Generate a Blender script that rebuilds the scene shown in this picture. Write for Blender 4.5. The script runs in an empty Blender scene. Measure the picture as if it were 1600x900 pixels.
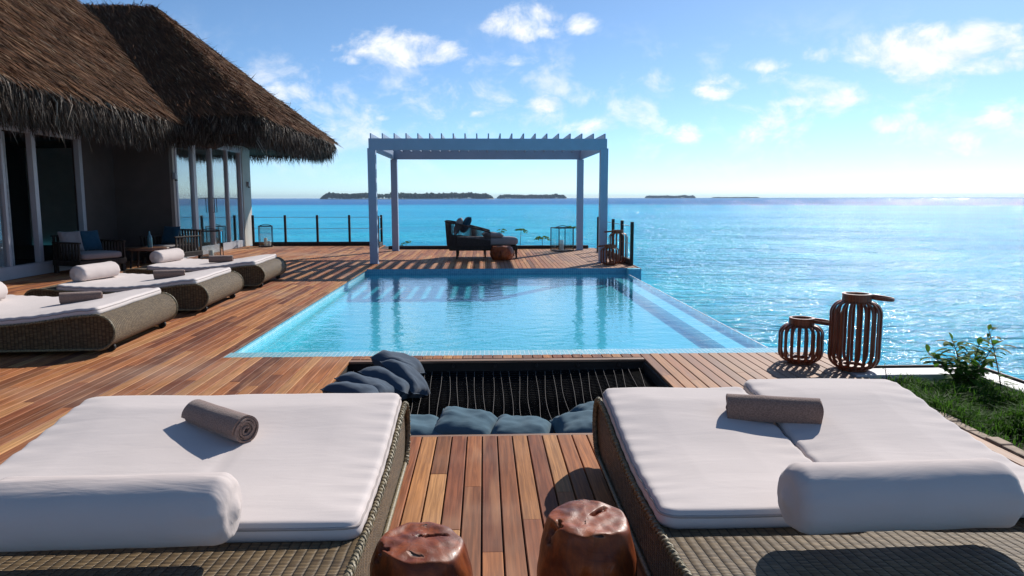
import bpy, math, random
from math import sin, cos, tan, pi, sqrt, radians, atan2, asin
from mathutils import Vector, Matrix, noise
random.seed(7)
S = bpy.context.scene
COL = S.collection

# ------------------------------------------------------------------ camera, world, sun, exposure
EYE = 1.55
FPX, PITCH, YAW, ROLL = 1150.0, radians(6.99), radians(2.175), radians(-0.08)
cam_d = bpy.data.cameras.new('camera')
cam_d.sensor_width = 36.0
cam_d.lens = 36.0 * FPX / 1600.0
cam_d.clip_start, cam_d.clip_end = 0.05, 30000.0
cam = bpy.data.objects.new('camera', cam_d)
COL.objects.link(cam)
cam.matrix_world = (Matrix.Translation((0, 0, EYE)) @ Matrix.Rotation(-YAW, 4, 'Z')
                    @ Matrix.Rotation(pi / 2 - PITCH, 4, 'X') @ Matrix.Rotation(ROLL, 4, 'Z'))
S.camera = cam
SUN_AZ, SUN_EL = radians(34.0), radians(33.5)
SUN_DIR = Vector((sin(SUN_AZ) * cos(SUN_EL), cos(SUN_AZ) * cos(SUN_EL), sin(SUN_EL)))
sun_d = bpy.data.lights.new('sun', 'SUN')
sun_d.energy, sun_d.angle, sun_d.color = 5.0, radians(0.5), (1.0, 0.95, 0.88)
sun = bpy.data.objects.new('sun', sun_d)
COL.objects.link(sun)
sun.rotation_euler = SUN_DIR.to_track_quat('Z', 'Y').to_euler()
S.view_settings.view_transform = 'Standard'
S.view_settings.look = 'None'
S.view_settings.exposure = 0.15
S.view_settings.gamma = 1.0
S.view_settings.use_curve_mapping = False
SKY_STRENGTH = 0.122
S.cycles.volume_step_rate = 4.0
S.cycles.max_bounces = 10
S.cycles.transparent_max_bounces = 16
S.cycles.sample_clamp_indirect = 6.0


class NT:
    """small helper for writing node trees"""
    def __init__(self, tree):
        self.t = tree
        tree.nodes.clear()

    def n(self, typ, ins=None, **kw):
        nd = self.t.nodes.new(typ)
        for k, v in kw.items():
            setattr(nd, k, v)
        for k, v in (ins or {}).items():
            self.set(nd.inputs[k], v)
        return nd

    def set(self, sock, v):
        if isinstance(v, bpy.types.NodeSocket):
            self.t.links.new(v, sock)
        elif isinstance(v, bpy.types.Node):
            self.t.links.new(v.outputs[0], sock)
        else:
            if hasattr(sock.default_value, '__len__') and isinstance(v, (tuple, list)):
                if len(sock.default_value) == 4 and len(v) == 3:
                    v = tuple(v) + (1.0,)
            sock.default_value = v

    def m(self, op, a, b=0.0, c=0.0, clamp=False):
        nd = self.n('ShaderNodeMath', operation=op, use_clamp=clamp)
        self.set(nd.inputs[0], a)
        self.set(nd.inputs[1], b)
        self.set(nd.inputs[2], c)
        return nd.outputs[0]

    def vm(self, op, a, b=None):
        nd = self.n('ShaderNodeVectorMath', operation=op)
        self.set(nd.inputs[0], a)
        if b is not None:
            self.set(nd.inputs[1], b)
        return nd.outputs[0]

    def mix(self, f, a, b, blend='MIX'):
        nd = self.n('ShaderNodeMix', data_type='RGBA', blend_type=blend)
        self.set(nd.inputs[0], f)
        self.set(nd.inputs[6], a)
        self.set(nd.inputs[7], b)
        return nd.outputs[2]

    def ramp(self, f, pts):
        nd = self.n('ShaderNodeValToRGB', {'Fac': f})
        el = nd.color_ramp.elements
        while len(el) > 1:
            el.remove(el[-1])
        for i, (p, c) in enumerate(pts):
            e = el[0] if i == 0 else el.new(p)
            e.position = p
            e.color = tuple(c) + (1.0,) if len(c) == 3 else c
        return nd.outputs[0]

    def smooth(self, v, a, b, lo=0.0, hi=1.0):
        nd = self.n('ShaderNodeMapRange', interpolation_type='SMOOTHSTEP')
        for k, x in zip(range(5), (v, a, b, lo, hi)):
            self.set(nd.inputs[k], x)
        return nd.outputs[0]

    def noise(self, vec, scale, detail=3.0, rough=0.5, dist=0.0):
        nd = self.n('ShaderNodeTexNoise', {'Vector': vec, 'Scale': scale, 'Detail': detail, 'Roughness': rough, 'Distortion': dist})
        return nd.outputs[0]

    def mapping(self, vec, scale=(1, 1, 1), rot=(0, 0, 0), loc=(0, 0, 0)):
        return self.n('ShaderNodeMapping', {'Vector': vec, 'Scale': scale, 'Rotation': rot, 'Location': loc}).outputs[0]

    def bump(self, h, strength, dist, normal=None):
        nd = self.n('ShaderNodeBump', {'Height': h, 'Strength': strength, 'Distance': dist})
        if normal is not None:
            self.set(nd.inputs['Normal'], normal)
        return nd.outputs[0]


def pix_dir(px, py):
    f = Vector((sin(YAW) * cos(PITCH), cos(YAW) * cos(PITCH), -sin(PITCH)))
    r = Vector((cos(YAW), -sin(YAW), 0))
    u = r.cross(f)
    return (r * (px - 800) / FPX + u * (450 - py) / FPX + f).normalized()


def build_world():
    w = bpy.data.worlds.new('World')
    S.world = w
    w.use_nodes = True
    t = NT(w.node_tree)
    sky = t.n('ShaderNodeTexSky', sky_type='NISHITA', sun_disc=False)
    sky.sun_elevation, sky.sun_rotation = SUN_EL, SUN_AZ
    sky.air_density, sky.dust_density, sky.ozone_density = 0.6, 0.18, 5.0
    sky.altitude = 0.0
    hs = t.n('ShaderNodeHueSaturation', {'Saturation': 0.95, 'Value': 1.0, 'Color': sky.outputs[0]})
    tint = t.mix(1.0, hs.outputs[0], (.90, 1.03, 1.02), 'MULTIPLY')
    bg_sky = t.n('ShaderNodeBackground', {'Color': tint, 'Strength': SKY_STRENGTH})
    d = t.n('ShaderNodeTexCoord').outputs['Generated']
    sx = t.n('ShaderNodeSeparateXYZ', {0: d})
    az = t.m('ARCTAN2', sx.outputs[0], sx.outputs[1])
    el = t.m('ARCSINE', sx.outputs[2])
    co = t.n('ShaderNodeCombineXYZ', {0: az, 1: t.m('MULTIPLY', el, 1.35), 2: 0.0}).outputs[0]
    n1 = t.noise(co, 16.0, 9.0, 0.62, 0.3)
    co2 = t.vm('ADD', co, (0.006, 0.016, 0.0))
    n2 = t.noise(co2, 16.0, 5.0, 0.55, 0.3)
    big = t.noise(co, 5.0, 3.0, 0.5)
    M = None
    # the cumulus that stand over the lagoon: direction (as azimuth / elevation) and half sizes
    for (px, py, wpx, hpx, wt) in [(625, 78, 100, 36, 1.0), (545, 95, 30, 12, .7), (826, 40, 68, 34, 1.0), (908, 42, 34, 20, .85), (811, 97, 34, 13, .75),
                                   (458, 147, 42, 22, .9), (1190, 104, 44, 17, .9), (1275, 92, 30, 18, .6), (1440, 85, 120, 42, 1.0), (1500, 62, 50, 32, 1.0),
                                   (1550, 105, 60, 22, .8), (1130, 140, 50, 28, .75), (1330, 155, 60, 20, .6), (1400, 196, 42, 20, .8), (1555, 186, 26, 24, .8), (850, 165, 40, 18, .85), (745, 180, 18, 9, .7),
                                   (1070, 215, 40, 34, .6), (1220, 205, 80, 34, .6), (1500, 235, 34, 30, .55), (920, 200, 70, 20, .5), (1240, 160, 26, 12, .5), (600, 185, 18, 8, .5)]:
        v = pix_dir(px, py)
        a, e = atan2(v.x, v.y), asin(v.z)
        dx = t.m('MULTIPLY', t.m('SUBTRACT', az, a), FPX / wpx)
        dy = t.m('MULTIPLY', t.m('SUBTRACT', el, e), FPX / hpx)
        dyn = t.m('MULTIPLY', t.m('MINIMUM', dy, 0.0), 1.5)
        dyy = t.m('ADD', t.m('MAXIMUM', dy, 0.0), dyn)
        r2 = t.m('ADD', t.m('MULTIPLY', dx, dx), t.m('MULTIPLY', dyy, dyy))
        mm = t.m('MULTIPLY', t.m('SUBTRACT', 1.0, r2), 1.0)
        mm = t.m('ADD', mm, (wt - 1.0) * 0.7)
        M = mm if M is None else t.m('MAXIMUM', M, mm)
    M = t.m('MAXIMUM', M, -2.0)
    dens = t.m('ADD', t.m('MULTIPLY', M, 0.70), t.m('MULTIPLY', t.m('SUBTRACT', n1, 0.5), 3.0))
    dens = t.m('ADD', dens, t.m('MULTIPLY', t.m('SUBTRACT', big, .5), 0.8))
    a1 = t.smooth(dens, -0.1, 0.9, 0.0, 0.93)
    # thin low cloud bank all round, between 1 and 13 degrees
    band = t.m('MULTIPLY', t.smooth(el, 0.0, 0.10), t.smooth(el, 0.24, 0.12))
    f2 = t.m('ADD', t.m('MULTIPLY', n1, 1.3), t.m('MULTIPLY', big, 0.7))
    a2 = t.m('MULTIPLY', t.m('MULTIPLY', t.smooth(f2, .93, 1.3), band), 0.62)
    alpha = t.m('MAXIMUM', a1, a2)
    shade = t.m('ADD', 0.70, t.m('MULTIPLY', t.m('SUBTRACT', n1, n2), 3.0), clamp=True)
    ccol = t.mix(shade, (0.60, 0.74, 0.93), (1.0, 0.99, 0.98))
    bg_c = t.n('ShaderNodeBackground', {'Color': ccol, 'Strength': 1.05})
    mixs = t.n('ShaderNodeMixShader', {0: alpha, 1: bg_sky.outputs[0], 2: bg_c.outputs[0]})
    t.n('ShaderNodeOutputWorld', {0: mixs.outputs[0]})


build_world()

# ------------------------------------------------------------------ mesh and object helpers


class MB:
    """collects vertices and faces of ONE mesh"""
    def __init__(self):
        self.v, self.f, self.uv, self.mi = [], [], [], []

    def face(self, idx, uv=None, mi=0):
        self.f.append(tuple(idx))
        self.uv.append(uv)
        self.mi.append(mi)

    def box(self, c, s, rz=0.0, ry=0.0, rx=0.0, mi=0):
        M = Matrix.Rotation(rz, 3, 'Z') @ Matrix.Rotation(ry, 3, 'Y') @ Matrix.Rotation(rx, 3, 'X')
        b = len(self.v)
        for k in range(8):
            p = Vector(((k & 1) - .5, ((k >> 1) & 1) - .5, ((k >> 2) & 1) - .5))
            p = M @ Vector((p.x * s[0], p.y * s[1], p.z * s[2]))
            self.v.append((p.x + c[0], p.y + c[1], p.z + c[2]))
        for q in ((0, 2, 3, 1), (4, 5, 7, 6), (0, 1, 5, 4), (2, 6, 7, 3), (0, 4, 6, 2), (1, 3, 7, 5)):
            self.face([b + i for i in q], None, mi)
        return self

    def span(self, x0, x1, y0, y1, z0, z1, mi=0):
        return self.box(((x0 + x1) / 2, (y0 + y1) / 2, (z0 + z1) / 2), (abs(x1 - x0), abs(y1 - y0), abs(z1 - z0)), mi=mi)

    def tube(self, pts, r, n=8, closed=False, flat=1.0, mi=0):
        pts = [Vector(p) for p in pts]
        N = len(pts)
        rs = r if isinstance(r, (list, tuple)) else [r] * N
        b = len(self.v)
        up = None
        for i, p in enumerate(pts):
            if closed:
                tg = pts[(i + 1) % N] - pts[i - 1]
            else:
                tg = pts[min(i + 1, N - 1)] - pts[max(i - 1, 0)]
            tg.normalize()
            if up is None:
                up = Vector((0, 0, 1)) if abs(tg.z) < .9 else Vector((1, 0, 0))
            sd = tg.cross(up)
            if sd.length < 1e-6:
                sd = tg.orthogonal()
            sd.normalize()
            up = sd.cross(tg).normalized()
            for k in range(n):
                a = 2 * pi * k / n
                q = p + sd * cos(a) * rs[i] + up * sin(a) * rs[i] * flat
                self.v.append(tuple(q))
        for i in range(N if closed else N - 1):
            j = (i + 1) % N
            for k in range(n):
                l = (k + 1) % n
                self.face((b + i * n + k, b + i * n + l, b + j * n + l, b + j * n + k), None, mi)
        if not closed:
            self.face([b + k for k in range(n)][::-1], None, mi)
            self.face([b + (N - 1) * n + k for k in range(n)], None, mi)
        return self

    def lathe(self, prof, c=(0, 0, 0), n=32, mi=0):
        b = len(self.v)
        for (r, z) in prof:
            for k in range(n):
                a = 2 * pi * k / n
                self.v.append((c[0] + r * cos(a), c[1] + r * sin(a), c[2] + z))
        for i in range(len(prof) - 1):
            for k in range(n):
                l = (k + 1) % n
                self.face((b + i * n + k, b + i * n + l, b + (i + 1) * n + l, b + (i + 1) * n + k), None, mi)
        if prof[0][0] > 1e-5:
            self.face([b + k for k in range(n)][::-1], None, mi)
        if prof[-1][0] > 1e-5:
            self.face([b + (len(prof) - 1) * n + k for k in range(n)], None, mi)
        return self

    def grid(self, fn, nu, nv, uvf=None, closed_u=False, mi=0):
        b = len(self.v)
        for j in range(nv + 1):
            for i in range(nu + (0 if closed_u else 1)):
                self.v.append(tuple(fn(i / nu, j / nv)))
        W = nu if closed_u else nu + 1
        for j in range(nv):
            for i in range(nu):
                i2 = (i + 1) % W
                q = (b + j * W + i, b + j * W + i2, b + (j + 1) * W + i2, b + (j + 1) * W + i)
                uv = None
                if uvf:
                    uv = [uvf(i / nu, j / nv), uvf((i + 1) / nu, j / nv), uvf((i + 1) / nu, (j + 1) / nv), uvf(i / nu, (j + 1) / nv)]
                self.face(q, uv, mi)
        return self

    def move(self, start, M):
        for i in range(start, len(self.v)):
            self.v[i] = tuple(M @ Vector(self.v[i]))

    def build(self, name, mats, parent=None, smooth=None, bevel=None, seg=2, subsurf=0):
        me = bpy.data.meshes.new(name)
        me.from_pydata(self.v, [], self.f)
        if not isinstance(mats, (list, tuple)):
            mats = [mats]
        for m_ in mats:
            me.materials.append(m_)
        if len(mats) > 1:
            me.polygons.foreach_set('material_index', self.mi)
        if any(u is not None for u in self.uv):
            ul = me.uv_layers.new(name='UVMap')
            flat = []
            for f, u in zip(self.f, self.uv):
                for k in range(len(f)):
                    flat.extend(u[k] if u else (0.0, 0.0))
            ul.data.foreach_set('uv', flat)
        if smooth is not None:
            me.polygons.foreach_set('use_smooth', [True] * len(self.f))
            if smooth < 179:
                me.set_sharp_from_angle(angle=radians(smooth))
        me.update()
        o = bpy.data.objects.new(name, me)
        COL.objects.link(o)
        if parent is not None:
            o.parent = parent
        if bevel:
            b = o.modifiers.new('bevel', 'BEVEL')
            b.width, b.segments, b.limit_method, b.angle_limit = bevel, seg, 'ANGLE', radians(40)
            b.harden_normals = False
        if subsurf:
            s = o.modifiers.new('subsurf', 'SUBSURF')
            s.levels = s.render_levels = subsurf
        return o


def tag(o, label=None, cat=None, group=None, kind=None):
    if label:
        o['label'] = label
    if cat:
        o['category'] = cat
    if group:
        o['group'] = group
    if kind:
        o['kind'] = kind
    return o


def empty(name, loc, rz=0.0, label=None, cat=None, group=None):
    o = bpy.data.objects.new(name, None)
    COL.objects.link(o)
    o.location = loc
    o.rotation_euler = (0, 0, rz)
    o.empty_display_size = .1
    return tag(o, label, cat, group)


def copy_tree(o, parent=None):
    c = o.copy()
    COL.objects.link(c)
    c.parent = parent
    for ch in list(o.children):
        copy_tree(ch, c)
    return c


# ------------------------------------------------------------------ materials
MATS = {}


def mat(name, fn):
    m_ = bpy.data.materials.new(name)
    m_.use_nodes = True
    t = NT(m_.node_tree)
    out = t.n('ShaderNodeOutputMaterial')
    sh = fn(t)
    t.set(out.inputs[0], sh)
    MATS[name] = m_
    return m_


def pbsdf(t, **k):
    names = {'col': 'Base Color', 'rough': 'Roughness', 'nor': 'Normal', 'spec': 'Specular IOR Level', 'metal': 'Metallic', 'coat': 'Coat Weight',
             'coat_rough': 'Coat Roughness', 'ior': 'IOR', 'sheen': 'Sheen Weight', 'trans': 'Transmission Weight', 'sss': 'Subsurface Weight'}
    return t.n('ShaderNodeBsdfPrincipled', {names[a]: b for a, b in k.items()}).outputs[0]


def obj_co(t):
    return t.n('ShaderNodeTexCoord').outputs['Object']


def m_deck(t):
    co = obj_co(t)
    geo = t.n('ShaderNodeNewGeometry')
    rnd = geo.outputs['Random Per Island']
    off = t.n('ShaderNodeCombineXYZ', {0: t.m('MULTIPLY', rnd, 37.0), 1: t.m('MULTIPLY', rnd, 91.0), 2: 0.0}).outputs[0]
    c2 = t.vm('ADD', co, off)
    base = t.ramp(rnd, [(0.0, (.16, .052, .026)), (.10, (.41, .145, .054)), (.28, (.56, .210, .074)), (.42, (.35, .115, .050)), (.5, (.20, .066, .034)),
                        (.6, (.64, .285, .100)), (.74, (.49, .175, .066)), (.84, (.72, .370, .145)), (.93, (.25, .080, .038)), (1.0, (.60, .285, .110))])
    g1 = t.noise(t.mapping(c2, (60, 2.2, 1)), 1.0, 5.0, .6, .6)
    g2 = t.noise(t.mapping(c2, (9, .7, 1)), 1.0, 3.0, .5, 1.2)
    col = t.mix(t.smooth(g1, .32, .75), t.mix(.55, base, (.07, .028, .015), 'MULTIPLY'), base)
    col = t.mix(t.m('MULTIPLY', t.smooth(g2, .5, .8), .45), col, (.56, .28, .14))
    wear = t.noise(co, .55, 4.0, .6)
    col = t.mix(t.m('MULTIPLY', t.smooth(wear, .45, .75), .5), col, (.42, .285, .205))
    # boards paler and greyer towards the open sea side
    sx = t.n('ShaderNodeSeparateXYZ', {0: co})
    paler = t.m('MULTIPLY', t.smooth(sx.outputs[0], .8, 2.6), .55)
    col = t.mix(paler, col, (.42, .29, .22))
    h = t.m('ADD', t.m('MULTIPLY', g1, .7), t.m('MULTIPLY', g2, .6))
    return pbsdf(t, col=col, rough=t.m('ADD', .5, t.m('MULTIPLY', g1, .25)), spec=.14, nor=t.bump(h, .35, .0015))


def m_plain(col, rough=.5, spec=.4, metal=0.0, nscale=6.0, var=.18, bump=.0, bscale=40.0, coat=0.0):
    def fn(t):
        co = obj_co(t)
        n = t.noise(co, nscale, 5.0, .6)
        dark = tuple(c * (1 - var) for c in col)
        lite = tuple(min(1, c * (1 + var)) for c in col)
        c = t.mix(t.smooth(n, .3, .7), dark, lite)
        kw = {}
        if bump:
            kw['nor'] = t.bump(t.noise(co, bscale, 4.0, .6), .5, bump)
        return pbsdf(t, col=c, rough=t.m('ADD', rough - .06, t.m('MULTIPLY', n, .14)), spec=spec, metal=metal, coat=coat, **kw)
    return fn


def m_fabric(col, wr=.006, fine=True):
    def fn(t):
        co = obj_co(t)
        ra = t.n('ShaderNodeObjectInfo').outputs['Random']
        co = t.vm('ADD', co, t.n('ShaderNodeCombineXYZ', {0: t.m('MULTIPLY', ra, 9.0), 1: t.m('MULTIPLY', ra, 5.0), 2: 0.0}).outputs[0])
        n = t.noise(co, 3.0, 4.0, .55)
        c = t.mix(t.smooth(n, .3, .7), tuple(x * .95 for x in col), col)
        w1 = t.noise(t.mapping(co, (2.2, 8, 4), rot=(0, 0, .25)), 1.0, 3.0, .5, .9)
        w2 = t.noise(t.mapping(co, (4, 17, 9), rot=(0, 0, -.12)), 1.0, 4.0, .55, .7)
        h = t.m('ADD', t.m('MULTIPLY', w1, 1.0), t.m('MULTIPLY', w2, .35))
        nor = t.bump(h, .55, wr)
        if fine:
            nor = t.bump(t.noise(co, 420.0, 2.0, .6), .25, .0008, nor)
        return pbsdf(t, col=c, rough=.9, spec=.12, nor=nor, sheen=.12)
    return fn


def m_towel(t):
    co = obj_co(t)
    n = t.noise(co, 150.0, 3.0, .7)
    n2 = t.noise(co, 14.0, 3.0, .5)
    c = t.mix(t.smooth(n, .3, .7), (.185, .115, .09), (.32, .205, .16))
    nor = t.bump(n, .9, .004, t.bump(n2, .6, .006))
    return pbsdf(t, col=c, rough=.97, spec=.05, nor=nor, sheen=.35)


def m_wicker(t):
    uv = t.n('ShaderNodeTexCoord').outputs['UV']
    sx = t.n('ShaderNodeSeparateXYZ', {0: uv})
    u, v = sx.outputs[0], sx.outputs[1]
    co = obj_co(t)
    jit = t.m('MULTIPLY', t.m('SUBTRACT', t.noise(co, 9.0, 2.0, .5), .5), .006)
    us = t.m('DIVIDE', t.m('ADD', u, jit), .036)
    stag = t.m('MULTIPLY', t.m('MODULO', t.m('FLOOR', us), 2.0), .5)
    vs = t.m('ADD', t.m('DIVIDE', t.m('ADD', v, jit), .0115), stag)
    row = t.m('FLOOR', vs)
    fr = t.m('SUBTRACT', t.m('MULTIPLY', t.m('FRACT', vs), 2.0), 1.0)
    strand = t.m('SQRT', t.m('MAXIMUM', t.m('SUBTRACT', 1.0, t.m('MULTIPLY', fr, fr)), 0.0))
    colr = t.m('SUBTRACT', t.m('MULTIPLY', t.m('FRACT', us), 2.0), 1.0)
    colm = t.m('POWER', t.m('MAXIMUM', t.m('SUBTRACT', 1.0, t.m('MULTIPLY', colr, colr)), 0.0), .45)
    h = t.m('MULTIPLY', t.m('ADD', .2, t.m('MULTIPLY', strand, .8)), t.m('ADD', .15, t.m('MULTIPLY', colm, .85)))
    wn = t.n('ShaderNodeTexWhiteNoise', {0: t.n('ShaderNodeCombineXYZ', {0: row, 1: t.m('FLOOR', us), 2: 0.0}).outputs[0]})
    c = t.mix(wn.outputs[0], (.110, .070, .033), (.240, .162, .080))
    big = t.noise(co, 2.5, 4.0, .6)
    c = t.mix(t.m('MULTIPLY', t.smooth(big, .4, .8), .35), c, (.14, .105, .065))
    c = t.mix(t.smooth(h, .15, .75), (.022, .016, .009), c)  # gaps between strands darkened in the colour, as occlusion shade
    return pbsdf(t, col=c, rough=.5, spec=.3, nor=t.bump(h, 1.0, .014))


def m_thatch(t):
    rnd = t.n('ShaderNodeNewGeometry').outputs['Random Per Island']
    co = obj_co(t)
    c = t.ramp(rnd, [(0, (.060, .026, .013)), (.3, (.115, .046, .020)), (.6, (.175, .072, .031)), (.82, (.23, .105, .048)), (.95, (.30, .17, .085)), (1.0, (.42, .32, .22))])
    n = t.noise(co, 1.1, 4.0, .6)
    c = t.mix(t.m('MULTIPLY', t.smooth(n, .35, .7), .5), c, (.070, .035, .020))
    return pbsdf(t, col=c, rough=.75, spec=.1)


def m_fringe(t):
    rnd = t.n('ShaderNodeNewGeometry').outputs['Random Per Island']
    c = t.ramp(rnd, [(0, (.018, .011, .008)), (.45, (.050, .031, .022)), (.8, (.10, .066, .046)), (.94, (.17, .13, .10)), (1.0, (.36, .30, .24))])
    return pbsdf(t, col=c, rough=.6, spec=.14)


def m_root(t):
    co = obj_co(t)
    n = t.noise(co, 5.0, 5.0, .6, 1.2)
    n2 = t.noise(t.mapping(co, (26, 26, 5)), 1.0, 6.0, .65, 1.8)
    c = t.ramp(n, [(.25, (.055, .012, .005)), (.42, (.15, .030, .008)), (.55, (.30, .066, .014)), (.75, (.44, .125, .032))])
    c = t.mix(t.m('MULTIPLY', t.smooth(n2, .45, .62), .5), c, (.15, .040, .014))
    crack = t.noise(t.mapping(co, (7, 7, 4)), 1.0, 2.0, .5, 2.0)
    k = t.smooth(crack, .69, .73)
    c = t.mix(k, c, (.010, .006, .005))
    rim = t.m('MULTIPLY', t.smooth(crack, .65, .69), t.m('SUBTRACT', 1.0, k))
    c = t.mix(t.m('MULTIPLY', rim, .25), c, (.50, .30, .20))
    h = t.m('SUBTRACT', t.m('MULTIPLY', n2, .15), k)
    return pbsdf(t, col=c, rough=t.m('ADD', .34, t.m('MULTIPLY', n2, .25)), spec=.28, nor=t.bump(h, .8, .012), coat=.04, coat_rough=.2)


def m_wood(dark, lite, rough=.5, coat=0.0, stretch=(30, 30, 2)):
    def fn(t):
        co = obj_co(t)
        g = t.noise(t.mapping(co, stretch), 1.0, 5.0, .6, .8)
        c = t.mix(t.smooth(g, .3, .7), dark, lite)
        return pbsdf(t, col=c, rough=rough, spec=.35, nor=t.bump(g, .3, .002), coat=coat)
    return fn


def tile_nodes(t, size, c1, c2, grout):
    co = obj_co(t)
    geo = t.n('ShaderNodeNewGeometry')
    sn = t.n('ShaderNodeSeparateXYZ', {0: t.vm('ABSOLUTE', geo.outputs['True Normal'])})
    sx = t.n('ShaderNodeSeparateXYZ', {0: co})
    isz = t.m('GREATER_THAN', sn.outputs[2], .5)
    isx = t.m('GREATER_THAN', sn.outputs[0], .5)
    # u = x unless the face looks along x; v = y on floors, z on walls
    u = t.m('ADD', t.m('MULTIPLY', sx.outputs[0], t.m('SUBTRACT', 1.0, isx)), t.m('MULTIPLY', sx.outputs[1], isx))
    v = t.m('ADD', t.m('MULTIPLY', sx.outputs[1], isz), t.m('MULTIPLY', sx.outputs[2], t.m('SUBTRACT', 1.0, isz)))
    us, vs = t.m('DIVIDE', u, size), t.m('DIVIDE', v, size)
    wn = t.n('ShaderNodeTexWhiteNoise', {0: t.n('ShaderNodeCombineXYZ', {0: t.m('FLOOR', us), 1: t.m('FLOOR', vs), 2: 0.0}).outputs[0]})
    fu = t.m('ABSOLUTE', t.m('SUBTRACT', t.m('FRACT', us), .5))
    fv = t.m('ABSOLUTE', t.m('SUBTRACT', t.m('FRACT', vs), .5))
    g = t.m('GREATER_THAN', t.m('MAXIMUM', fu, fv), .43)
    c = t.mix(wn.outputs[0], c1, c2)
    return t.mix(g, c, grout), g


def m_tile(t):
    c, g = tile_nodes(t, .045, (.13, .57, .67), (.20, .65, .74), (.32, .70, .77))
    return pbsdf(t, col=c, rough=.3, spec=.5)


def m_lighttile(t):
    c, g = tile_nodes(t, .045, (.22, .62, .74), (.34, .74, .83), (.6, .82, .88))
    return pbsdf(t, col=c, rough=.3, spec=.4)


def m_shadedtile(t):  # pool mosaic in darker blue, the far wall's shade painted in
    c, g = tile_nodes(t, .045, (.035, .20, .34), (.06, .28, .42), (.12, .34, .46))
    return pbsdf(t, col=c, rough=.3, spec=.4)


def m_coping(t):
    c, g = tile_nodes(t, .045, (.16, .50, .58), (.30, .64, .70), (.70, .82, .84))
    return pbsdf(t, col=c, rough=.18, spec=.6, nor=t.bump(t.m('SUBTRACT', 1.0, g), .5, .002))


def schlick(t, f0, nor=None):
    geo = t.n('ShaderNodeNewGeometry')
    d = t.n('ShaderNodeVectorMath', operation='DOT_PRODUCT')
    t.set(d.inputs[0], geo.outputs['Incoming'])
    t.set(d.inputs[1], nor if nor is not None else geo.outputs['Normal'])
    c = t.m('SUBTRACT', 1.0, t.m('ABSOLUTE', d.outputs['Value']), clamp=True)
    return t.m('ADD', f0, t.m('MULTIPLY', 1.0 - f0, t.m('POWER', c, 5.0)))


def m_poolwater(t):
    co = obj_co(t)
    sx = t.n('ShaderNodeSeparateXYZ', {0: co})
    w1 = t.noise(t.mapping(co, (3.0, 5.0, 1)), 1.0, 3.0, .5, .6)
    w2 = t.noise(t.mapping(co, (10.0, 16.0, 1)), 1.0, 2.0, .5, .5)
    h = t.m('ADD', t.m('MULTIPLY', w1, 1.0), t.m('MULTIPLY', w2, .28))
    nor = t.bump(h, .45, .016)
    fr = schlick(t, .02, nor)
    tr = t.n('ShaderNodeBsdfTransparent', {0: (.58, .94, .985, 1)}).outputs[0]
    gl = t.n('ShaderNodeBsdfGlossy', {'Color': (1, 1, 1, 1), 'Roughness': .015, 'Normal': nor}).outputs[0]
    return t.n('ShaderNodeMixShader', {0: fr, 1: tr, 2: gl}).outputs[0]


def m_sea(t):
    co = obj_co(t)
    sx = t.n('ShaderNodeSeparateXYZ', {0: co})
    dist = t.n('ShaderNodeVectorMath', {0: co}, operation='LENGTH').outputs['Value']
    patch = t.noise(t.mapping(co, (.006, .018, 1)), 1.0, 4.0, .55)
    near = t.noise(t.mapping(co, (.05, .11, 1)), 1.0, 4.0, .6)
    dd = t.m('MULTIPLY', dist, t.m('ADD', .75, t.m('MULTIPLY', patch, .5)))
    shal = t.mix(t.smooth(near, .35, .7), (.006, .34, .56), (.025, .50, .70))
    mid = t.mix(t.smooth(patch, .35, .65), (.016, .38, .66), (.028, .48, .74))
    c = t.mix(t.smooth(dd, 40, 150), shal, mid)
    c = t.mix(t.smooth(dd, 260, 420), c, (.010, .15, .42))
    a1 = t.noise(t.mapping(co, (.30, .75, 1), rot=(0, 0, .25)), 1.0, 4.0, .55, .8)
    a2 = t.noise(t.mapping(co, (1.1, 2.3, 1), rot=(0, 0, -.2)), 1.0, 4.0, .6, .6)
    a3 = t.noise(t.mapping(co, (4.2, 6.5, 1), rot=(0, 0, .1)), 1.0, 3.0, .6, .4)
    h = t.m('ADD', t.m('ADD', t.m('MULTIPLY', a1, 1.0), t.m('MULTIPLY', a2, .55)), t.m('MULTIPLY', a3, .13))
    amp = t.m('ADD', .6, t.m('MULTIPLY', t.smooth(t.noise(t.mapping(co, (.035, .075, 1)), 1.0, 3.0, .6), .3, .7), .5))
    h = t.m('MULTIPLY', h, amp)
    nor = t.bump(h, 1.0, .62)
    body = t.n('ShaderNodeBsdfDiffuse', {'Color': c, 'Normal': nor}).outputs[0]
    gl = t.n('ShaderNodeBsdfGlossy', {'Color': (1, 1, 1, 1), 'Roughness': .11, 'Normal': nor}).outputs[0]
    # rough water never reaches the mirror value at a grazing view
    f = t.m('MULTIPLY', schlick(t, .02, nor), .46)
    return t.n('ShaderNodeMixShader', {0: f, 1: body, 2: gl}).outputs[0]


def m_glass(t):
    fr = t.m('MINIMUM', t.m('MULTIPLY', schlick(t, .042), 1.8), 1.0)
    tr = t.n('ShaderNodeBsdfTransparent', {0: (.93, .96, .96, 1)}).outputs[0]
    gl = t.n('ShaderNodeBsdfGlossy', {'Color': (.9, .95, 1, 1), 'Roughness': .01}).outputs[0]
    return t.n('ShaderNodeMixShader', {0: fr, 1: tr, 2: gl}).outputs[0]


def m_leaf(c1, c2):
    def fn(t):
        rnd = t.n('ShaderNodeNewGeometry').outputs['Random Per Island']
        c = t.mix(rnd, c1, c2)
        di = pbsdf(t, col=c, rough=.7, spec=.06)
        tl = t.n('ShaderNodeBsdfTranslucent', {0: t.mix(.5, c, (.13, .34, .03))}).outputs[0]
        return t.n('ShaderNodeMixShader', {0: .35, 1: di, 2: tl}).outputs[0]
    return fn


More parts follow.
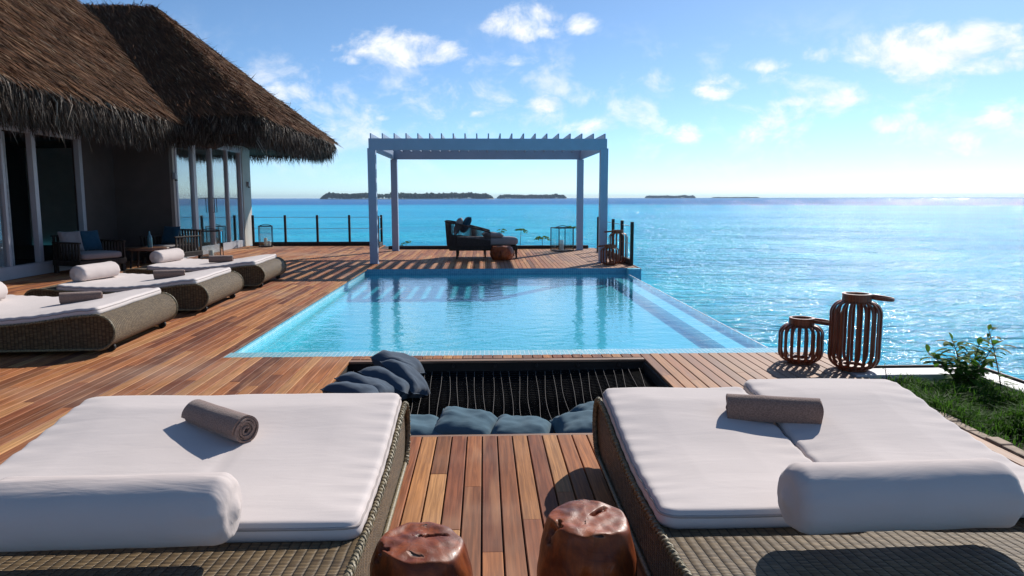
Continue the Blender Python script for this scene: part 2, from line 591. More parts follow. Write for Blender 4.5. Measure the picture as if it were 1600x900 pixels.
def m_net(t):
    uv = t.n('ShaderNodeTexCoord').outputs['UV']
    sx = t.n('ShaderNodeSeparateXYZ', {0: uv})
    w = t.m('SINE', t.m('MULTIPLY', sx.outputs[1], 2 * pi / .035))
    x = t.m('SINE', t.m('MULTIPLY', sx.outputs[0], 2 * pi / .08))
    c = t.mix(t.smooth(w, -.2, .8), (.003, .003, .004), (.012, .012, .014))
    return pbsdf(t, col=c, rough=.85, spec=.1, nor=t.bump(t.m('ADD', w, x), .6, .006))


mat('deck_wood', m_deck)
mat('joist_wood', m_plain((.035, .024, .018), .8))
mat('rim_wood', m_wood((.16, .085, .05), (.36, .21, .13), .55, stretch=(2, 30, 30)))
mat('cushion_fabric', m_fabric((.66, .58, .545), .005))
mat('bolster_fabric', m_fabric((.60, .515, .48), .013))
mat('piping_fabric', m_fabric((.40, .345, .32), .004))
mat('slate_fabric', m_fabric((.060, .085, .120), .008))
mat('blue_fabric', m_fabric((.075, .145, .19), .008))
mat('teal_fabric', m_fabric((.014, .060, .100), .01))
mat('grey_fabric', m_fabric((.27, .235, .23), .008))
mat('towel_terry', m_towel)
mat('wicker_weave', m_wicker)
mat('wicker_rim', m_plain((.20, .16, .09), .5, .35, nscale=60, var=.5, bump=.004, bscale=90))
mat('thatch', m_thatch)
mat('thatch_fringe', m_fringe)
mat('thatch_bed', m_plain((.075, .042, .026), .9, .1, nscale=3, var=.4, bump=.03, bscale=12))
mat('pool_tile', m_tile)
mat('coping_tile', m_coping)
mat('shaded_tile', m_shadedtile)
mat('light_tile', m_lighttile)
mat('pool_water', m_poolwater)
mat('sea_water', m_sea)
mat('pergola_paint', m_plain((.31, .385, .51), .42, .4, nscale=2, var=.05))  # white pergola; the blue of its shaded faces is in this base colour
mat('door_paint', m_plain((.42, .41, .43), .4, .4, nscale=2, var=.05))
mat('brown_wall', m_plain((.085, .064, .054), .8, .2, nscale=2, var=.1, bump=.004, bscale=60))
mat('cream_wall', m_plain((.46, .42, .37), .8, .2, nscale=2, var=.08, bump=.004, bscale=60))
mat('soffit_paint', m_plain((.34, .31, .28), .8, .2))
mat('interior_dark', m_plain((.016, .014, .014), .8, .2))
mat('curtain_cloth', m_plain((.55, .55, .55), .9, .1))
mat('window_glass', m_glass)
mat('dark_metal', m_plain((.030, .022, .018), .45, .5, nscale=20, var=.3))
mat('steel_cable', m_plain((.38, .36, .34), .35, .5, metal=.6))
mat('black_rubber', m_plain((.012, .012, .012), .6, .3))
mat('dark_timber', m_wood((.012, .008, .006), (.034, .021, .014), .65))
mat('lantern_wood', m_wood((.12, .030, .010), (.30, .085, .032), .5, .1))
mat('chaise_rope', m_plain((.060, .046, .043), .75, .2, nscale=50, var=.4, bump=.003, bscale=160))
mat('table_wood', m_wood((.08, .035, .018), (.22, .10, .05), .4, .2, (3, 20, 20)))
mat('root_wood', m_root)
mat('candle_wax', m_plain((.72, .69, .62), .5, .3, nscale=9, var=.05))
mat('bottle_glass', m_plain((.05, .16, .20), .12, .6))
mat('white_stone', m_plain((.66, .65, .64), .6, .3, nscale=4, var=.08, bump=.002, bscale=60))
mat('sandstone', m_plain((.36, .27, .20), .8, .2, nscale=14, var=.3, bump=.006, bscale=40))
mat('soil', m_plain((.035, .030, .017), .95, .1, nscale=20, var=.5, bump=.02, bscale=30))
mat('grass_blade', m_leaf((.020, .060, .008), (.075, .150, .022)))
mat('shrub_leaf', m_leaf((.025, .075, .012), (.11, .20, .028)))
mat('papaya_leaf', m_leaf((.05, .15, .02), (.12, .26, .04)))
mat('plant_stem', m_plain((.07, .06, .025), .7, .2))
mat('net_cord', m_net)
mat('net_black', m_plain((.006, .006, .007), .9, .05))
mat('pale_cord', m_plain((.22, .20, .185), .8, .1))
mat('island_sand', m_plain((.55, .50, .40), .9, .1))
mat('island_leaf', m_leaf((.006, .026, .022), (.014, .042, .034)))  # blue-green leaf tone carries part of the distance haze
mat('lamp_metal', m_plain((.25, .25, .26), .4, .5))
mat('white_tile', m_plain((.75, .80, .82), .25, .5))
M = MATS

# ------------------------------------------------------------------ the setting: sea, deck, pool
SEA_Z = -1.6
mb = MB()
rings = [0, 12, 30, 80, 200, 500, 1200, 3000, 7000]
n = 96
mb.v.append((0, 0, 0))
for r in rings[1:]:
    for k in range(n):
        mb.v.append((r * cos(2 * pi * k / n), r * sin(2 * pi * k / n), 0))
for k in range(n):
    mb.face((0, 1 + k, 1 + (k + 1) % n))
for i in range(len(rings) - 2):
    for k in range(n):
        a, b = 1 + i * n + k, 1 + i * n + (k + 1) % n
        mb.face((a, a + n, b + n, b))
sea = tag(mb.build('sea', M['sea_water']), kind='structure')
sea.location = (0, 0, SEA_Z)

PX0, PX1, PY0, PY1 = -2.61, 3.16, 7.43, 16.18      # pool: left deck edge, infinity edge, near and far walls
WZ = -0.12                                          # pool water level
NX0, NX1, NY0, NY1 = -1.30, 1.53, 4.72, 6.95        # net opening
DX1 = 3.46                                          # sea edge of the deck


def deck_spans(x):
    """y intervals covered by boards in the column at x"""
    ymax = 24.5 if x < -3.3 else 22.72
    iv = [(-1.6, ymax)]
    holes = []
    if x > 3.24:
        holes.append((-2, 6.50))
    if x > PX0:
        holes.append((7.18, PY1))
    if NX0 < x < NX1:
        holes.append((NY0 - .04, NY1 + .08))
    for h0, h1 in holes:
        nv = []
        for a, b in iv:
            if h0 > a:
                nv.append((a, min(b, h0)))
            if h1 < b:
                nv.append((max(a, h1), b))
        iv = [q for q in nv if q[1] - q[0] > .05]
    return iv


rd = random.Random(3)
mb = MB()
BW, GAP, TH, CH = .0905, .0075, .024, .0035
x = -10.6
while x < DX1 - .05:
    x1 = min(x + BW, DX1)
    for edge in (PX0, NX0, NX1):
        if x < edge < x1 and edge - x > .02:
            pass
    for a, b in deck_spans((x + x1) / 2):
        y = a
        first = True
        while y < b - .01:
            L = rd.uniform(.5, 2.2) if first else rd.uniform(1.1, 2.6)
            first = False
            e = y + L
            if b - e < .45:
                e = b
            dz = rd.uniform(-.0012, .0012)
            y0, y1 = y + .0015, e - .0015
            bb = len(mb.v)
            for yy in (y0, y1):
                for (px_, pz_) in ((x, -TH), (x1, -TH), (x1, dz - CH), (x1 - CH, dz), (x + CH, dz), (x, dz - CH)):
                    mb.v.append((px_, yy, pz_))
            for k in range(6):
                l = (k + 1) % 6
                mb.face((bb + k, bb + l, bb + 6 + l, bb + 6 + k))
            mb.face([bb + k for k in range(6)][::-1])
            mb.face([bb + 6 + k for k in range(6)])
            y = e
    x += BW + GAP
tag(mb.build('deck', M['deck_wood']), kind='structure')

# joists and sheeting under the boards
mb = MB()
for (a, b, c, d) in [(-10.6, NX0 - .03, -1.6, 24.45), (NX0 - .03, NX1 + .03, -1.6, NY0 - .03), (NX0 - .03, NX1 + .03, NY1 + .03, 7.17), (NX1 + .03, 3.24, -1.6, 7.17),
                     (PX0 + .26, DX1 - .02, PY1 + .25, 22.66)]:
    b_ = b if b != NX0 - .03 else NX0 - .03
    if a == -10.6:
        mb.span(-10.6, PX0 - .25, c, d, -.20, -.034)
        mb.span(PX0 - .25, NX0 - .03, -1.6, 7.17, -.20, -.034)
        mb.span(PX0 - .25, -2.35, PY1 + .25, 22.66, -.20, -.034)
    else:
        mb.span(a, b_, c, d, -.20, -.034)
tag(mb.build('deck_substructure', M['joist_wood']), kind='structure')
mb = MB()
for (a, b, c, d) in [(NX0 - .028, NX0 - .003, NY0, NY1), (NX1 + .003, NX1 + .028, NY0, NY1), (NX0 - .028, NX1 + .028, NY1 + .003, NY1 + .028), (NX0 - .028, NX1 + .028, NY0 - .028, NY0 - .003)]:
    mb.span(a, b, c, d, -.5, -.027)
tag(mb.build('net_opening_fascia', M['joist_wood'], bevel=.003), kind='structure')  # darker wood than the deck fascia: shade of the opening in its colour
mb = MB()
mb.span(NX0 - .02, NX1 + .02, NY1 - .006, NY1 + .078, -.0265, -.004)
mb.span(NX0 - .02, NX1 + .02, NY0 - .038, NY0 + .004, -.0265, -.004)
# fascia along the sea edge
mb.span(DX1 + .002, DX1 + .03, 6.51, 7.18, -.32, -.006)
mb.span(DX1 + .002, DX1 + .03, PY1 + .02, 22.72, -.32, -.006)
mb.span(-3.3, DX1, 22.725, 22.75, -.32, -.006)
mb.span(-10.6, -3.3, 24.505, 24.53, -.32, -.006)
tag(mb.build('deck_fascia', M['rim_wood'], bevel=.003), kind='structure')
mb = MB()
for px_ in (-9.5, -7, -4.6, -3.3, 3.2):
    for py_ in (.5, 4.2, 23.6 if px_ < -3.2 else 22.3, 19.0):
        mb.lathe([(.14, -2.6), (.14, -.2)], (px_, py_, 0), 14)
tag(mb.build('deck_piles', M['joist_wood'], smooth=40), kind='structure')

# pool basin (floor drawn at the depth it appears to have through the water)
mb = MB()
FZ = -.34
mb.span(PX0 - .22, PX1, PY0 - .22, PY1 + .22, FZ - .15, FZ)                     # floor
mb.span(PX0 - .22, PX0 - .002, PY0 - .22, PY1 + .22, FZ + .002, -.036)          # left wall, up to the boards
mb.span(PX0, PX1, PY0 - .20, PY0, FZ + .002, -.012)                             # near wall
mb.span(PX0 - .001, 3.44, PY1, PY1 + .22, -.42, -.03)                           # far wall above water
mb.span(PX0 - .001, PX1 - .002, PY1 + .001, PY1 + .22, FZ + .002, -.422)
mb.span(PX1 + .004, 3.44, PY1 - .22, PY1 - .002, -.36, -.004)                   # end block beyond the infinity edge
# steps in the near left corner
mb.span(PX0 + .102, -1.25, PY0 + .004, PY0 + .42, FZ + .002, -.18)
mb.span(PX0 + .102, -1.25, PY0 + .422, PY0 + .84, FZ + .002, -.23)
mb.span(PX0 + .102, -1.25, PY0 + .842, PY0 + 1.26, FZ + .002, -.28)
tag(mb.build('pool_basin', M['pool_tile']), kind='structure')
mb = MB()
mb.span(PX0 - .001, PX0 + .10, PY0 + .002, PY1 - .002, FZ + .002, WZ - .05)     # left ledge
mb.span(PX1 - .32, PX1 - .012, PY0 + .002, PY1 - .003, FZ + .002, WZ - .085)    # wide submerged ledge of the infinity wall
tag(mb.build('pool_ledge', M['light_tile']), kind='structure')
mb = MB()
mb.span(PX1 - .010, PX1 + .012, PY0, PY1 - .225, -1.3, WZ + .004)
tag(mb.build('infinity_edge', M['white_tile'], bevel=.003), kind='structure')
mb = MB()
mb.span(PX0 + .001, 3.44, 7.183, PY0 + .001, -.10, -.006)                        # flush mosaic band at the near side
mb.span(PX0 + .0015, PX0 + .006, PY0 + .003, PY1 - .002, WZ - .03, -.004)        # mosaic strip up the left wall
tag(mb.build('pool_coping', M['coping_tile']), kind='structure')
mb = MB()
mb.span(PX0 + .008, 3.44, PY1 - .006, PY1 - .001, WZ - .03, -.002)               # far wall mosaic, its shade put into a darker blue
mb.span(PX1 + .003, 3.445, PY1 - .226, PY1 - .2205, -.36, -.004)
tag(mb.build('pool_wall_tile', M['shaded_tile']), kind='structure')
mb = MB()
mb.v += [(PX0 + .003, PY0 + .001, WZ), (PX1 - .009, PY0 + .001, WZ), (PX1 - .009, PY1 - .0035, WZ), (PX0 + .003, PY1 - .0035, WZ)]
mb.face((0, 1, 2, 3))
tag(mb.build('pool_water', M['pool_water']), kind='structure')


# ------------------------------------------------------------------ islands on the horizon
def island(px0, px1, dist, hgt, gap=None, seed=1, what='', label=''):
    r = random.Random(seed)
    k = dist / FPX
    # azimuth of the two ends seen from the terrace, laid out at true size
    d0, d1 = pix_dir(px0, 309), pix_dir(px1, 309)
    a = Vector((d0.x, d0.y)).normalized() * dist
    b = Vector((d1.x, d1.y)).normalized() * dist
    c = (a + b) / 2
    hl = (b - a).length / 2
    ax = (b - a).normalized()
    ay = Vector((-ax.y, ax.x))
    wd = hl * .35
    mb = MB()
    mb.lathe([(1.0, -1.0), (.985, .7), (.95, 1.5), (.5, 1.9), (0.001, 2.0)], n=40)
    for i, p in enumerate(mb.v):
        q = c + ax * p[0] * hl * 1.03 + ay * p[1] * wd
        mb.v[i] = (q.x, q.y, SEA_Z + p[2])
    tag(mb.build('island', M['island_sand'], smooth=60), kind='structure')
    mb = MB()
    cnt = int(hl * 11)
    for _ in range(cnt):
        s = r.uniform(-1, 1)
        w_ = r.uniform(-1, 1) * sqrt(max(0, 1 - s * s))
        if gap and gap[0] < s < gap[1] and r.random() < .75:
            continue
        q = c + ax * s * hl * .985 + ay * w_ * wd * .9
        edge = min(1.0, (1 - abs(s)) * 14)
        prof = (.80 + .14 * noise.noise((s * 5 + seed, seed * 3.1, 0))) * (.45 + .55 * edge)
        top = hgt * prof * r.uniform(.8, 1.05)
        if r.random() < .05:
            top *= 1.18
        rad = r.uniform(.13, .27) * hgt
        base = len(mb.v)
        for z_, rr in ((max(1.0, top - 2.2 * rad), .5), (top - 1.2 * rad, 1.0), (top - .35 * rad, .7)):
            for j in range(6):
                an = 2 * pi * j / 6 + r.random() * .5
                q3 = rad * rr * r.uniform(.75, 1.25)
                mb.v.append((q.x + q3 * cos(an), q.y + q3 * sin(an), SEA_Z + z_ + r.uniform(-.12, .12) * rad))
        mb.v.append((q.x, q.y, SEA_Z + top))
        for lv in range(2):
            for j in range(6):
                mb.face((base + lv * 6 + j, base + lv * 6 + (j + 1) % 6, base + lv * 6 + 6 + (j + 1) % 6, base + lv * 6 + 6 + j))
        for j in range(6):
            mb.face((base + 12 + j, base + 12 + (j + 1) % 6, base + 18))
    tag(mb.build('island_forest', M['island_leaf']), label, 'forest', kind='stuff')


island(501, 771, 1900, 17.5, (-.38, -.14), 1, label='dark palm forest covering the longest and nearest island on the horizon')
island(777, 885, 2500, 16, None, 2, label='low forest on the short flat island right of the longest one')
island(1008, 1087, 3600, 15, None, 3, label='pale hazy forest on the small island right of the white pergola')
island(1112, 1187, 4200, 7, None, 4, label='thin faint line of trees on the farthest island to the right')

# ------------------------------------------------------------------ villa with thatched roofs
villa = empty('villa', (-9.1, 12.0, 0), 0, 'thatched villa with brown walls and tall glass doors beside the wooden deck', 'villa')


def vp(mb_, name, m_, parent=None, **k):
    """a part of the villa: its mesh is written in world metres"""
    o = mb_.build(name, m_, villa if parent is None else parent, **k)
    if parent is None:
        o.location = (9.1, -12.0, 0)
    return o


WA, WB, YC, YE = -9.10, -7.75, 18.7, 24.9
mb = MB()
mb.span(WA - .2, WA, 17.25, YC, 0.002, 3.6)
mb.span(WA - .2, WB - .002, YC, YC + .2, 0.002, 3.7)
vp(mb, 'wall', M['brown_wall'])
mb = MB()
mb.span(WA - .2, WA - .01, -2, 17.248, 3.0, 3.7)
mb.span(WA - .2, WA - .01, -2, 3.0, 0.002, 2.998)
vp(mb, 'wall', M['soffit_paint'])
mb = MB()
mb.span(WB - .25, WB, YC + .202, 19.02, 0.002, 3.12)
mb.span(WB - .25, WB + .05, 24.1, YE, 0.002, 3.12)
mb.span(WB - .25, WB + .02, YC + .202, YE, 3.122, 3.9)
mb.span(-15, WB - .252, YE - .2, YE, 0.002, 3.9)
vp(mb, 'wall', M['cream_wall'])
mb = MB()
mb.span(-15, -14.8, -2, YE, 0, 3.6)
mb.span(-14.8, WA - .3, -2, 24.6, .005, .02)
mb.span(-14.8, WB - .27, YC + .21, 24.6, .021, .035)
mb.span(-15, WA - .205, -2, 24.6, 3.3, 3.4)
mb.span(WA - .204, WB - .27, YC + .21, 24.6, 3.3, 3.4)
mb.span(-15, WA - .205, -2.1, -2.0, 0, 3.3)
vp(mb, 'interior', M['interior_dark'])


def door(xp, ys, zt, base, wide, glazed=99, name='sliding_door'):
    """glazed sliding door in the plane x = xp with uprights at ys"""
    mb_ = MB()
    mb_.span(xp - .09, xp + .03, ys[0] - .05, ys[-1] + .05, zt - .13, zt)
    mb_.span(xp - .09, xp + .03, ys[0] - .05, ys[-1] + .05, 0.003, base)
    for i, y_ in enumerate(ys):
        w_ = wide[i]
        mb_.span(xp - .088, xp + .028, y_ - w_ / 2, y_ + w_ / 2, base + .001, zt - .131)
    d_ = vp(mb_, name, M['door_paint'], bevel=.006)
    for i in range(min(glazed, len(ys) - 1)):       # the leaves beyond `glazed` are slid open
        g = MB()
        g.span(xp - .035 - .012 * (i % 2), xp - .029 - .012 * (i % 2), ys[i] + wide[i] / 2 - .01, ys[i + 1] - wide[i + 1] / 2 + .01, base - .01, zt - .12)
        g.build('pane', M['window_glass'], d_)
    return d_


door(WA, [9.2, 11.2, 13.3, 14.45, 15.45, 17.18], 2.98, .25, [.1, .1, .1, .07, .13, .13], 3)
db = door(WB, [19.07, 20.25, 21.52, 22.82, 24.05], 3.11, .22, [.08, .2, .11, .09, .1])
for dy in (-.09, .09):
    h = MB().tube([(WB + .03, 21.52 + dy, 1.15), (WB + .075, 21.52 + dy, 1.15), (WB + .075, 21.52 + dy, 1.55), (WB + .03, 21.52 + dy, 1.55)], .012, 8)
    h.build('handle', M['dark_metal'], db, smooth=40)
# curtain behind the near door
mb = MB()
mb.grid(lambda u, v: (WA - .35 + .05 * sin(u * 60), 14.5 + u * .6, .06 + v * 2.8), 80, 1)
vp(mb, 'curtain', M['curtain_cloth'], smooth=180)
for (x_, y_, z_) in ((WB + .04, 18.9, 2.1), (WB + .09, 24.5, 2.0)):
    mb = MB()
    mb.box((x_, y_, z_), (.08, .11, .16))
    lamp = vp(mb, 'wall_lamp', M['lamp_metal'], bevel=.01)
    MB().box((x_ + .03, y_, z_ - .1), (.05, .07, .035)).build('lamp_bracket', M['dark_metal'], lamp)

# roof solids
EA_X, EA_Z, SA = -7.25, 3.44, .90        # roof A: eave lip, slope
EB_X, EB_Y, EB_Y2, EB_Z = -5.38, 18.15, 27.1, 3.55
RB_Y = (EB_Y + EB_Y2) / 2
SBF = .793                                # slope of the front and back faces of roof B
RZ = EB_Z + SBF * (RB_Y - EB_Y)
RXE = -9.65                               # east end of ridge B
SBR = (RZ - EB_Z) / (EB_X - RXE)


def roofA(u, v, lift=0.0):               # u along y 0..1, v up the slope 0..1
    y = -3 + u * (21.9 + 3)
    s = v * 6.6
    sag = -.10 * sin(pi * v) + .05 * noise.noise((y * .5, s * .5, 1.0))
    return Vector((EA_X - s, y, EA_Z + SA * s + sag + lift))


def roofBF(u, v, lift=0.0):              # front face (facing the camera)
    xl, xr = -16.0, EB_X + (RXE - EB_X) * v
    x_ = xl + (xr - xl) * u
    y_ = EB_Y + (RB_Y - EB_Y) * v
    sag = -.06 * sin(pi * v) + .06 * noise.noise((x_ * .6, y_ * .6, 5.0))
    return Vector((x_, y_, EB_Z + (RZ - EB_Z) * v + sag + lift))


def roofBR(u, v, lift=0.0):              # sea face
    y0, y1 = EB_Y + (RB_Y - EB_Y) * v, EB_Y2 + (RB_Y - EB_Y2) * v
    x_ = EB_X + (RXE - EB_X) * v
    y_ = y0 + (y1 - y0) * u
    sag = -.06 * sin(pi * v) * sin(pi * u) + .06 * noise.noise((x_ * .6, y_ * .6, 5.0)) * min(1, 4 * (1 - v) + .2)
    return Vector((x_, y_, EB_Z + (RZ - EB_Z) * v + sag + lift))


def roofBB(u, v, lift=0.0):
    p = roofBF(u, v, lift)
    return Vector((p.x, 2 * RB_Y - p.y, p.z))


def blades(mb_, fn, count, seed, lmin, lmax, wmin, wmax, rng_u=(0, 1), rng_v=(0, 1), lift=.02):
    r = random.Random(seed)
    for _ in range(count):
        u = r.uniform(*rng_u)
        v = r.uniform(*rng_v)
        p = fn(u, v)
        q = fn(u, max(v - .02, -.02))
        dn = (q - p).normalized()
        pu = fn(min(u + .004, 1.0), v) - fn(max(u - .004, 0), v)
        sd = pu.normalized()
        nr = sd.cross(dn)
        if nr.z < 0:
            nr = -nr
        nr.normalize()
        dn = (dn + sd * r.gauss(0, .13) + nr * r.uniform(.0, .10)).normalized()
        L, w_ = r.uniform(lmin, lmax), r.uniform(wmin, wmax)
        wv = (sd + nr * r.gauss(0, .5)).normalized() * w_ / 2
        p0 = p + nr * r.uniform(0, lift)
        p1 = p0 + dn * L * .6 + nr * r.uniform(0, .03)
        p2 = p0 + dn * L + nr * r.uniform(-.01, .03)
        b = len(mb_.v)
        mb_.v += [tuple(p0 - wv), tuple(p0 + wv), tuple(p1 + wv * .8), tuple(p1 - wv * .8), tuple(p2)]
        mb_.face((b, b + 1, b + 2, b + 3), None, 0)
        mb_.face((b + 3, b + 2, b + 4), None, 0)


def fringe(mb_, fn, out, count, seed, umin=0.0, umax=1.0, depth=.55, drop=.55):
    """layers of leaf ends hanging at an eave; out = horizontal outward direction"""
    r = random.Random(seed)
    for _ in range(count):
        u = r.uniform(umin, umax)
        k = r.random()
        p = fn(u, 0.0) - Vector(out) * (k * depth) + Vector((0, 0, -k * .42 + r.uniform(-.03, .03)))
        sd = Vector((-out[1], out[0], 0))
        d1 = (Vector(out) * r.uniform(.25, .8) + Vector((0, 0, -1)) * r.uniform(.6, 1.1) + sd * r.gauss(0, .2)).normalized()
        d2 = (Vector(out) * r.uniform(-.15, .35) + Vector((0, 0, -1)) + sd * r.gauss(0, .3)).normalized()
        L = drop * r.uniform(.45, 1.0) * (1.35 if r.random() < .04 else 1.0)
        wv = (sd * cos(r.gauss(0, .7)) + Vector(out) * sin(r.gauss(0, .7))).normalized() * r.uniform(.012, .03) / 2
        p1 = p + d1 * L * .45
        p2 = p1 + d2 * L * .55
        b = len(mb_.v)
        mb_.v += [tuple(p - wv), tuple(p + wv), tuple(p1 + wv), tuple(p1 - wv), tuple(p2)]
        mb_.face((b, b + 1, b + 2, b + 3), None, 2)
        mb_.face((b + 3, b + 2, b + 4), None, 2)


def slab(mb_, fn, out, nu, nv, t_in=.7, drop=.5):
    """closed-looking thatch body: top sheet, rounded eave nose and underside"""
    mb_.grid(lambda u, v: fn(u, v, -.01), nu, nv, mi=1)
    o = Vector(out)
    def nose(u, v):
        p = fn(u, 0, -.01)
        a = v * pi * .5
        return p - o * (t_in * (1 - cos(a))) + Vector((0, 0, -drop * sin(a)))
    mb_.grid(nose, nu, 5, mi=1)
    def under(u, v):
        p = fn(u, 0, -.01) - o * t_in + Vector((0, 0, -drop))
        return p - o * v * 3.0 + Vector((0, 0, v * .25))
    mb_.grid(under, nu, 1, mi=1)


mb = MB()
slab(mb, roofA, (1, 0, 0), 60, 14)
blades(mb, roofA, 26000, 11, .25, .6, .010, .026, rng_u=(.45, 1.0))
fringe(mb, roofA, (1, 0, 0), 13000, 12, .5, .853)
vp(mb, 'thatched_roof', [M['thatch'], M['thatch_bed'], M['thatch_fringe']])
mb = MB()
slab(mb, roofBF, (0, -1, 0), 30, 12)
slab(mb, roofBR, (1, 0, 0), 24, 12)
slab(mb, roofBB, (0, 1, 0), 12, 6)
blades(mb, roofBF, 20000, 13, .25, .55, .012, .03, rng_u=(.35, 1.0), lift=.05)
blades(mb, roofBR, 15000, 14, .25, .55, .012, .03, lift=.05)
fringe(mb, roofBF, (0, -1, 0), 4500, 15, .74, 1.0)
fringe(mb, roofBR, (1, 0, 0), 7500, 16)
fringe(mb, roofBB, (0, 1, 0), 2000, 17, .7, 1.0)
# tufts along the ridge and hips
r = random.Random(18)
for _ in range(1500):
    k = r.random()
    if k < .4:
        p = Vector((r.uniform(-15, RXE), RB_Y, RZ))
    elif k < .7:
        v_ = r.random()
        p = roofBR(0, v_)
    else:
        v_ = r.random()
        p = roofBR(1, v_)
    p = p + Vector((r.gauss(0, .06), r.gauss(0, .06), r.uniform(-.02, .05)))
    d_ = Vector((r.uniform(-.2, 1), r.gauss(0, .5), r.uniform(-.7, .35))).normalized()
    sd = d_.orthogonal().normalized() * .012
    b = len(mb.v)
    L = r.uniform(.12, .34)
    mb.v += [tuple(p - sd), tuple(p + sd), tuple(p + d_ * L)]
    mb.face((b, b + 1, b + 2), None, 0)
vp(mb, 'thatched_roof', [M['thatch'], M['thatch_bed'], M['thatch_fringe']])

# ------------------------------------------------------------------ pergola
pg = empty('pergola', (.12, 19.6, 0), 0, 'white open pergola with louvre fins standing at the far end of the pool', 'pergola')


def pgp(mb_, name, **k):
    o = mb_.build(name, M['pergola_paint'], pg, **k)
    o.location = (-.12, -19.6, 0)
    return o


GX0, GX1, GY0, GY1 = -2.70, 2.94, 17.48, 21.95
for (xa, ya) in ((GX0, GY0), (GX1 - .185, GY0), (GX0, GY1 - .185), (GX1 - .185, GY1 - .185)):
    mb = MB().span(xa, xa + .185, ya, ya + .185, .012, 2.70 if ya == GY0 else 2.66)
    mb.span(xa - .02, xa + .205, ya - .02, ya + .205, .001, .0118)
    pgp(mb, 'post', bevel=.006)
BB, BT = 2.665, 2.895
pgp(MB().span(GX0 + .03, GX1 - .03, GY0 + .01, GY0 + .08, BB - .01, BT + .03), 'beam', bevel=.006)
pgp(MB().span(GX0 + .03, GX1 - .03, GY1 - .09, GY1 - .02, BB, 2.985), 'beam', bevel=.006)
pgp(MB().span(GX0 + .03, GX0 + .10, GY0 + .082, GY1 - .092, BB, BT), 'beam', bevel=.006)
pgp(MB().span(GX1 - .10, GX1 - .03, GY0 + .082, GY1 - .092, BB, BT), 'beam', bevel=.006)
f0 = None
for i in range(21):
    xx = GX0 + .07 + i * (GX1 - GX0 - .14) / 20
    if f0 is None:
        f0 = MB().box((0, 0, 0), (.030, GY1 - GY0 - .20, .175)).build('louvre', M['pergola_paint'], pg, bevel=.004)
        o = f0
    else:
        o = f0.copy()
        COL.objects.link(o)
        o.parent = pg
    o.location = (xx - .12, (GY0 + GY1) / 2 - 19.6 - .01, 2.962)

# ------------------------------------------------------------------ sunbeds
MW, ML0, ML1, BL = .850, .72, 2.20, 2.36     # mattress half width, start, end, body length


def prof(y):
    """height of the woven top along the bed (0 = head end)"""
    y = max(0.0, min(BL, y))
    a = .355 + .0 * y
    mid = -.055 * sin(pi * min(1, max(0, (y - .25) / 1.7)))
    foot = .045 * max(0, (y - 1.3) / .9) ** 1.5
    return a + mid + min(foot, .05)


def bed_outline():
    pts = []
    r0 = .150
    for k in range(15):                       # head roll: from bottom round to top
        a = -pi / 2 - pi * k / 14
        pts.append((r0 + r0 * cos(a), prof(r0) - r0 + r0 * sin(a)))
    for k in range(1, 20):
        y = r0 + (BL - .172 - r0) * k / 20
        pts.append((y, prof(y)))
    rf = .172
    zc = prof(BL - rf) - rf
    for k in range(17):
        a = pi / 2 - pi * k / 16
        pts.append((BL - rf + rf * cos(a), zc + rf * sin(a)))
    return pts


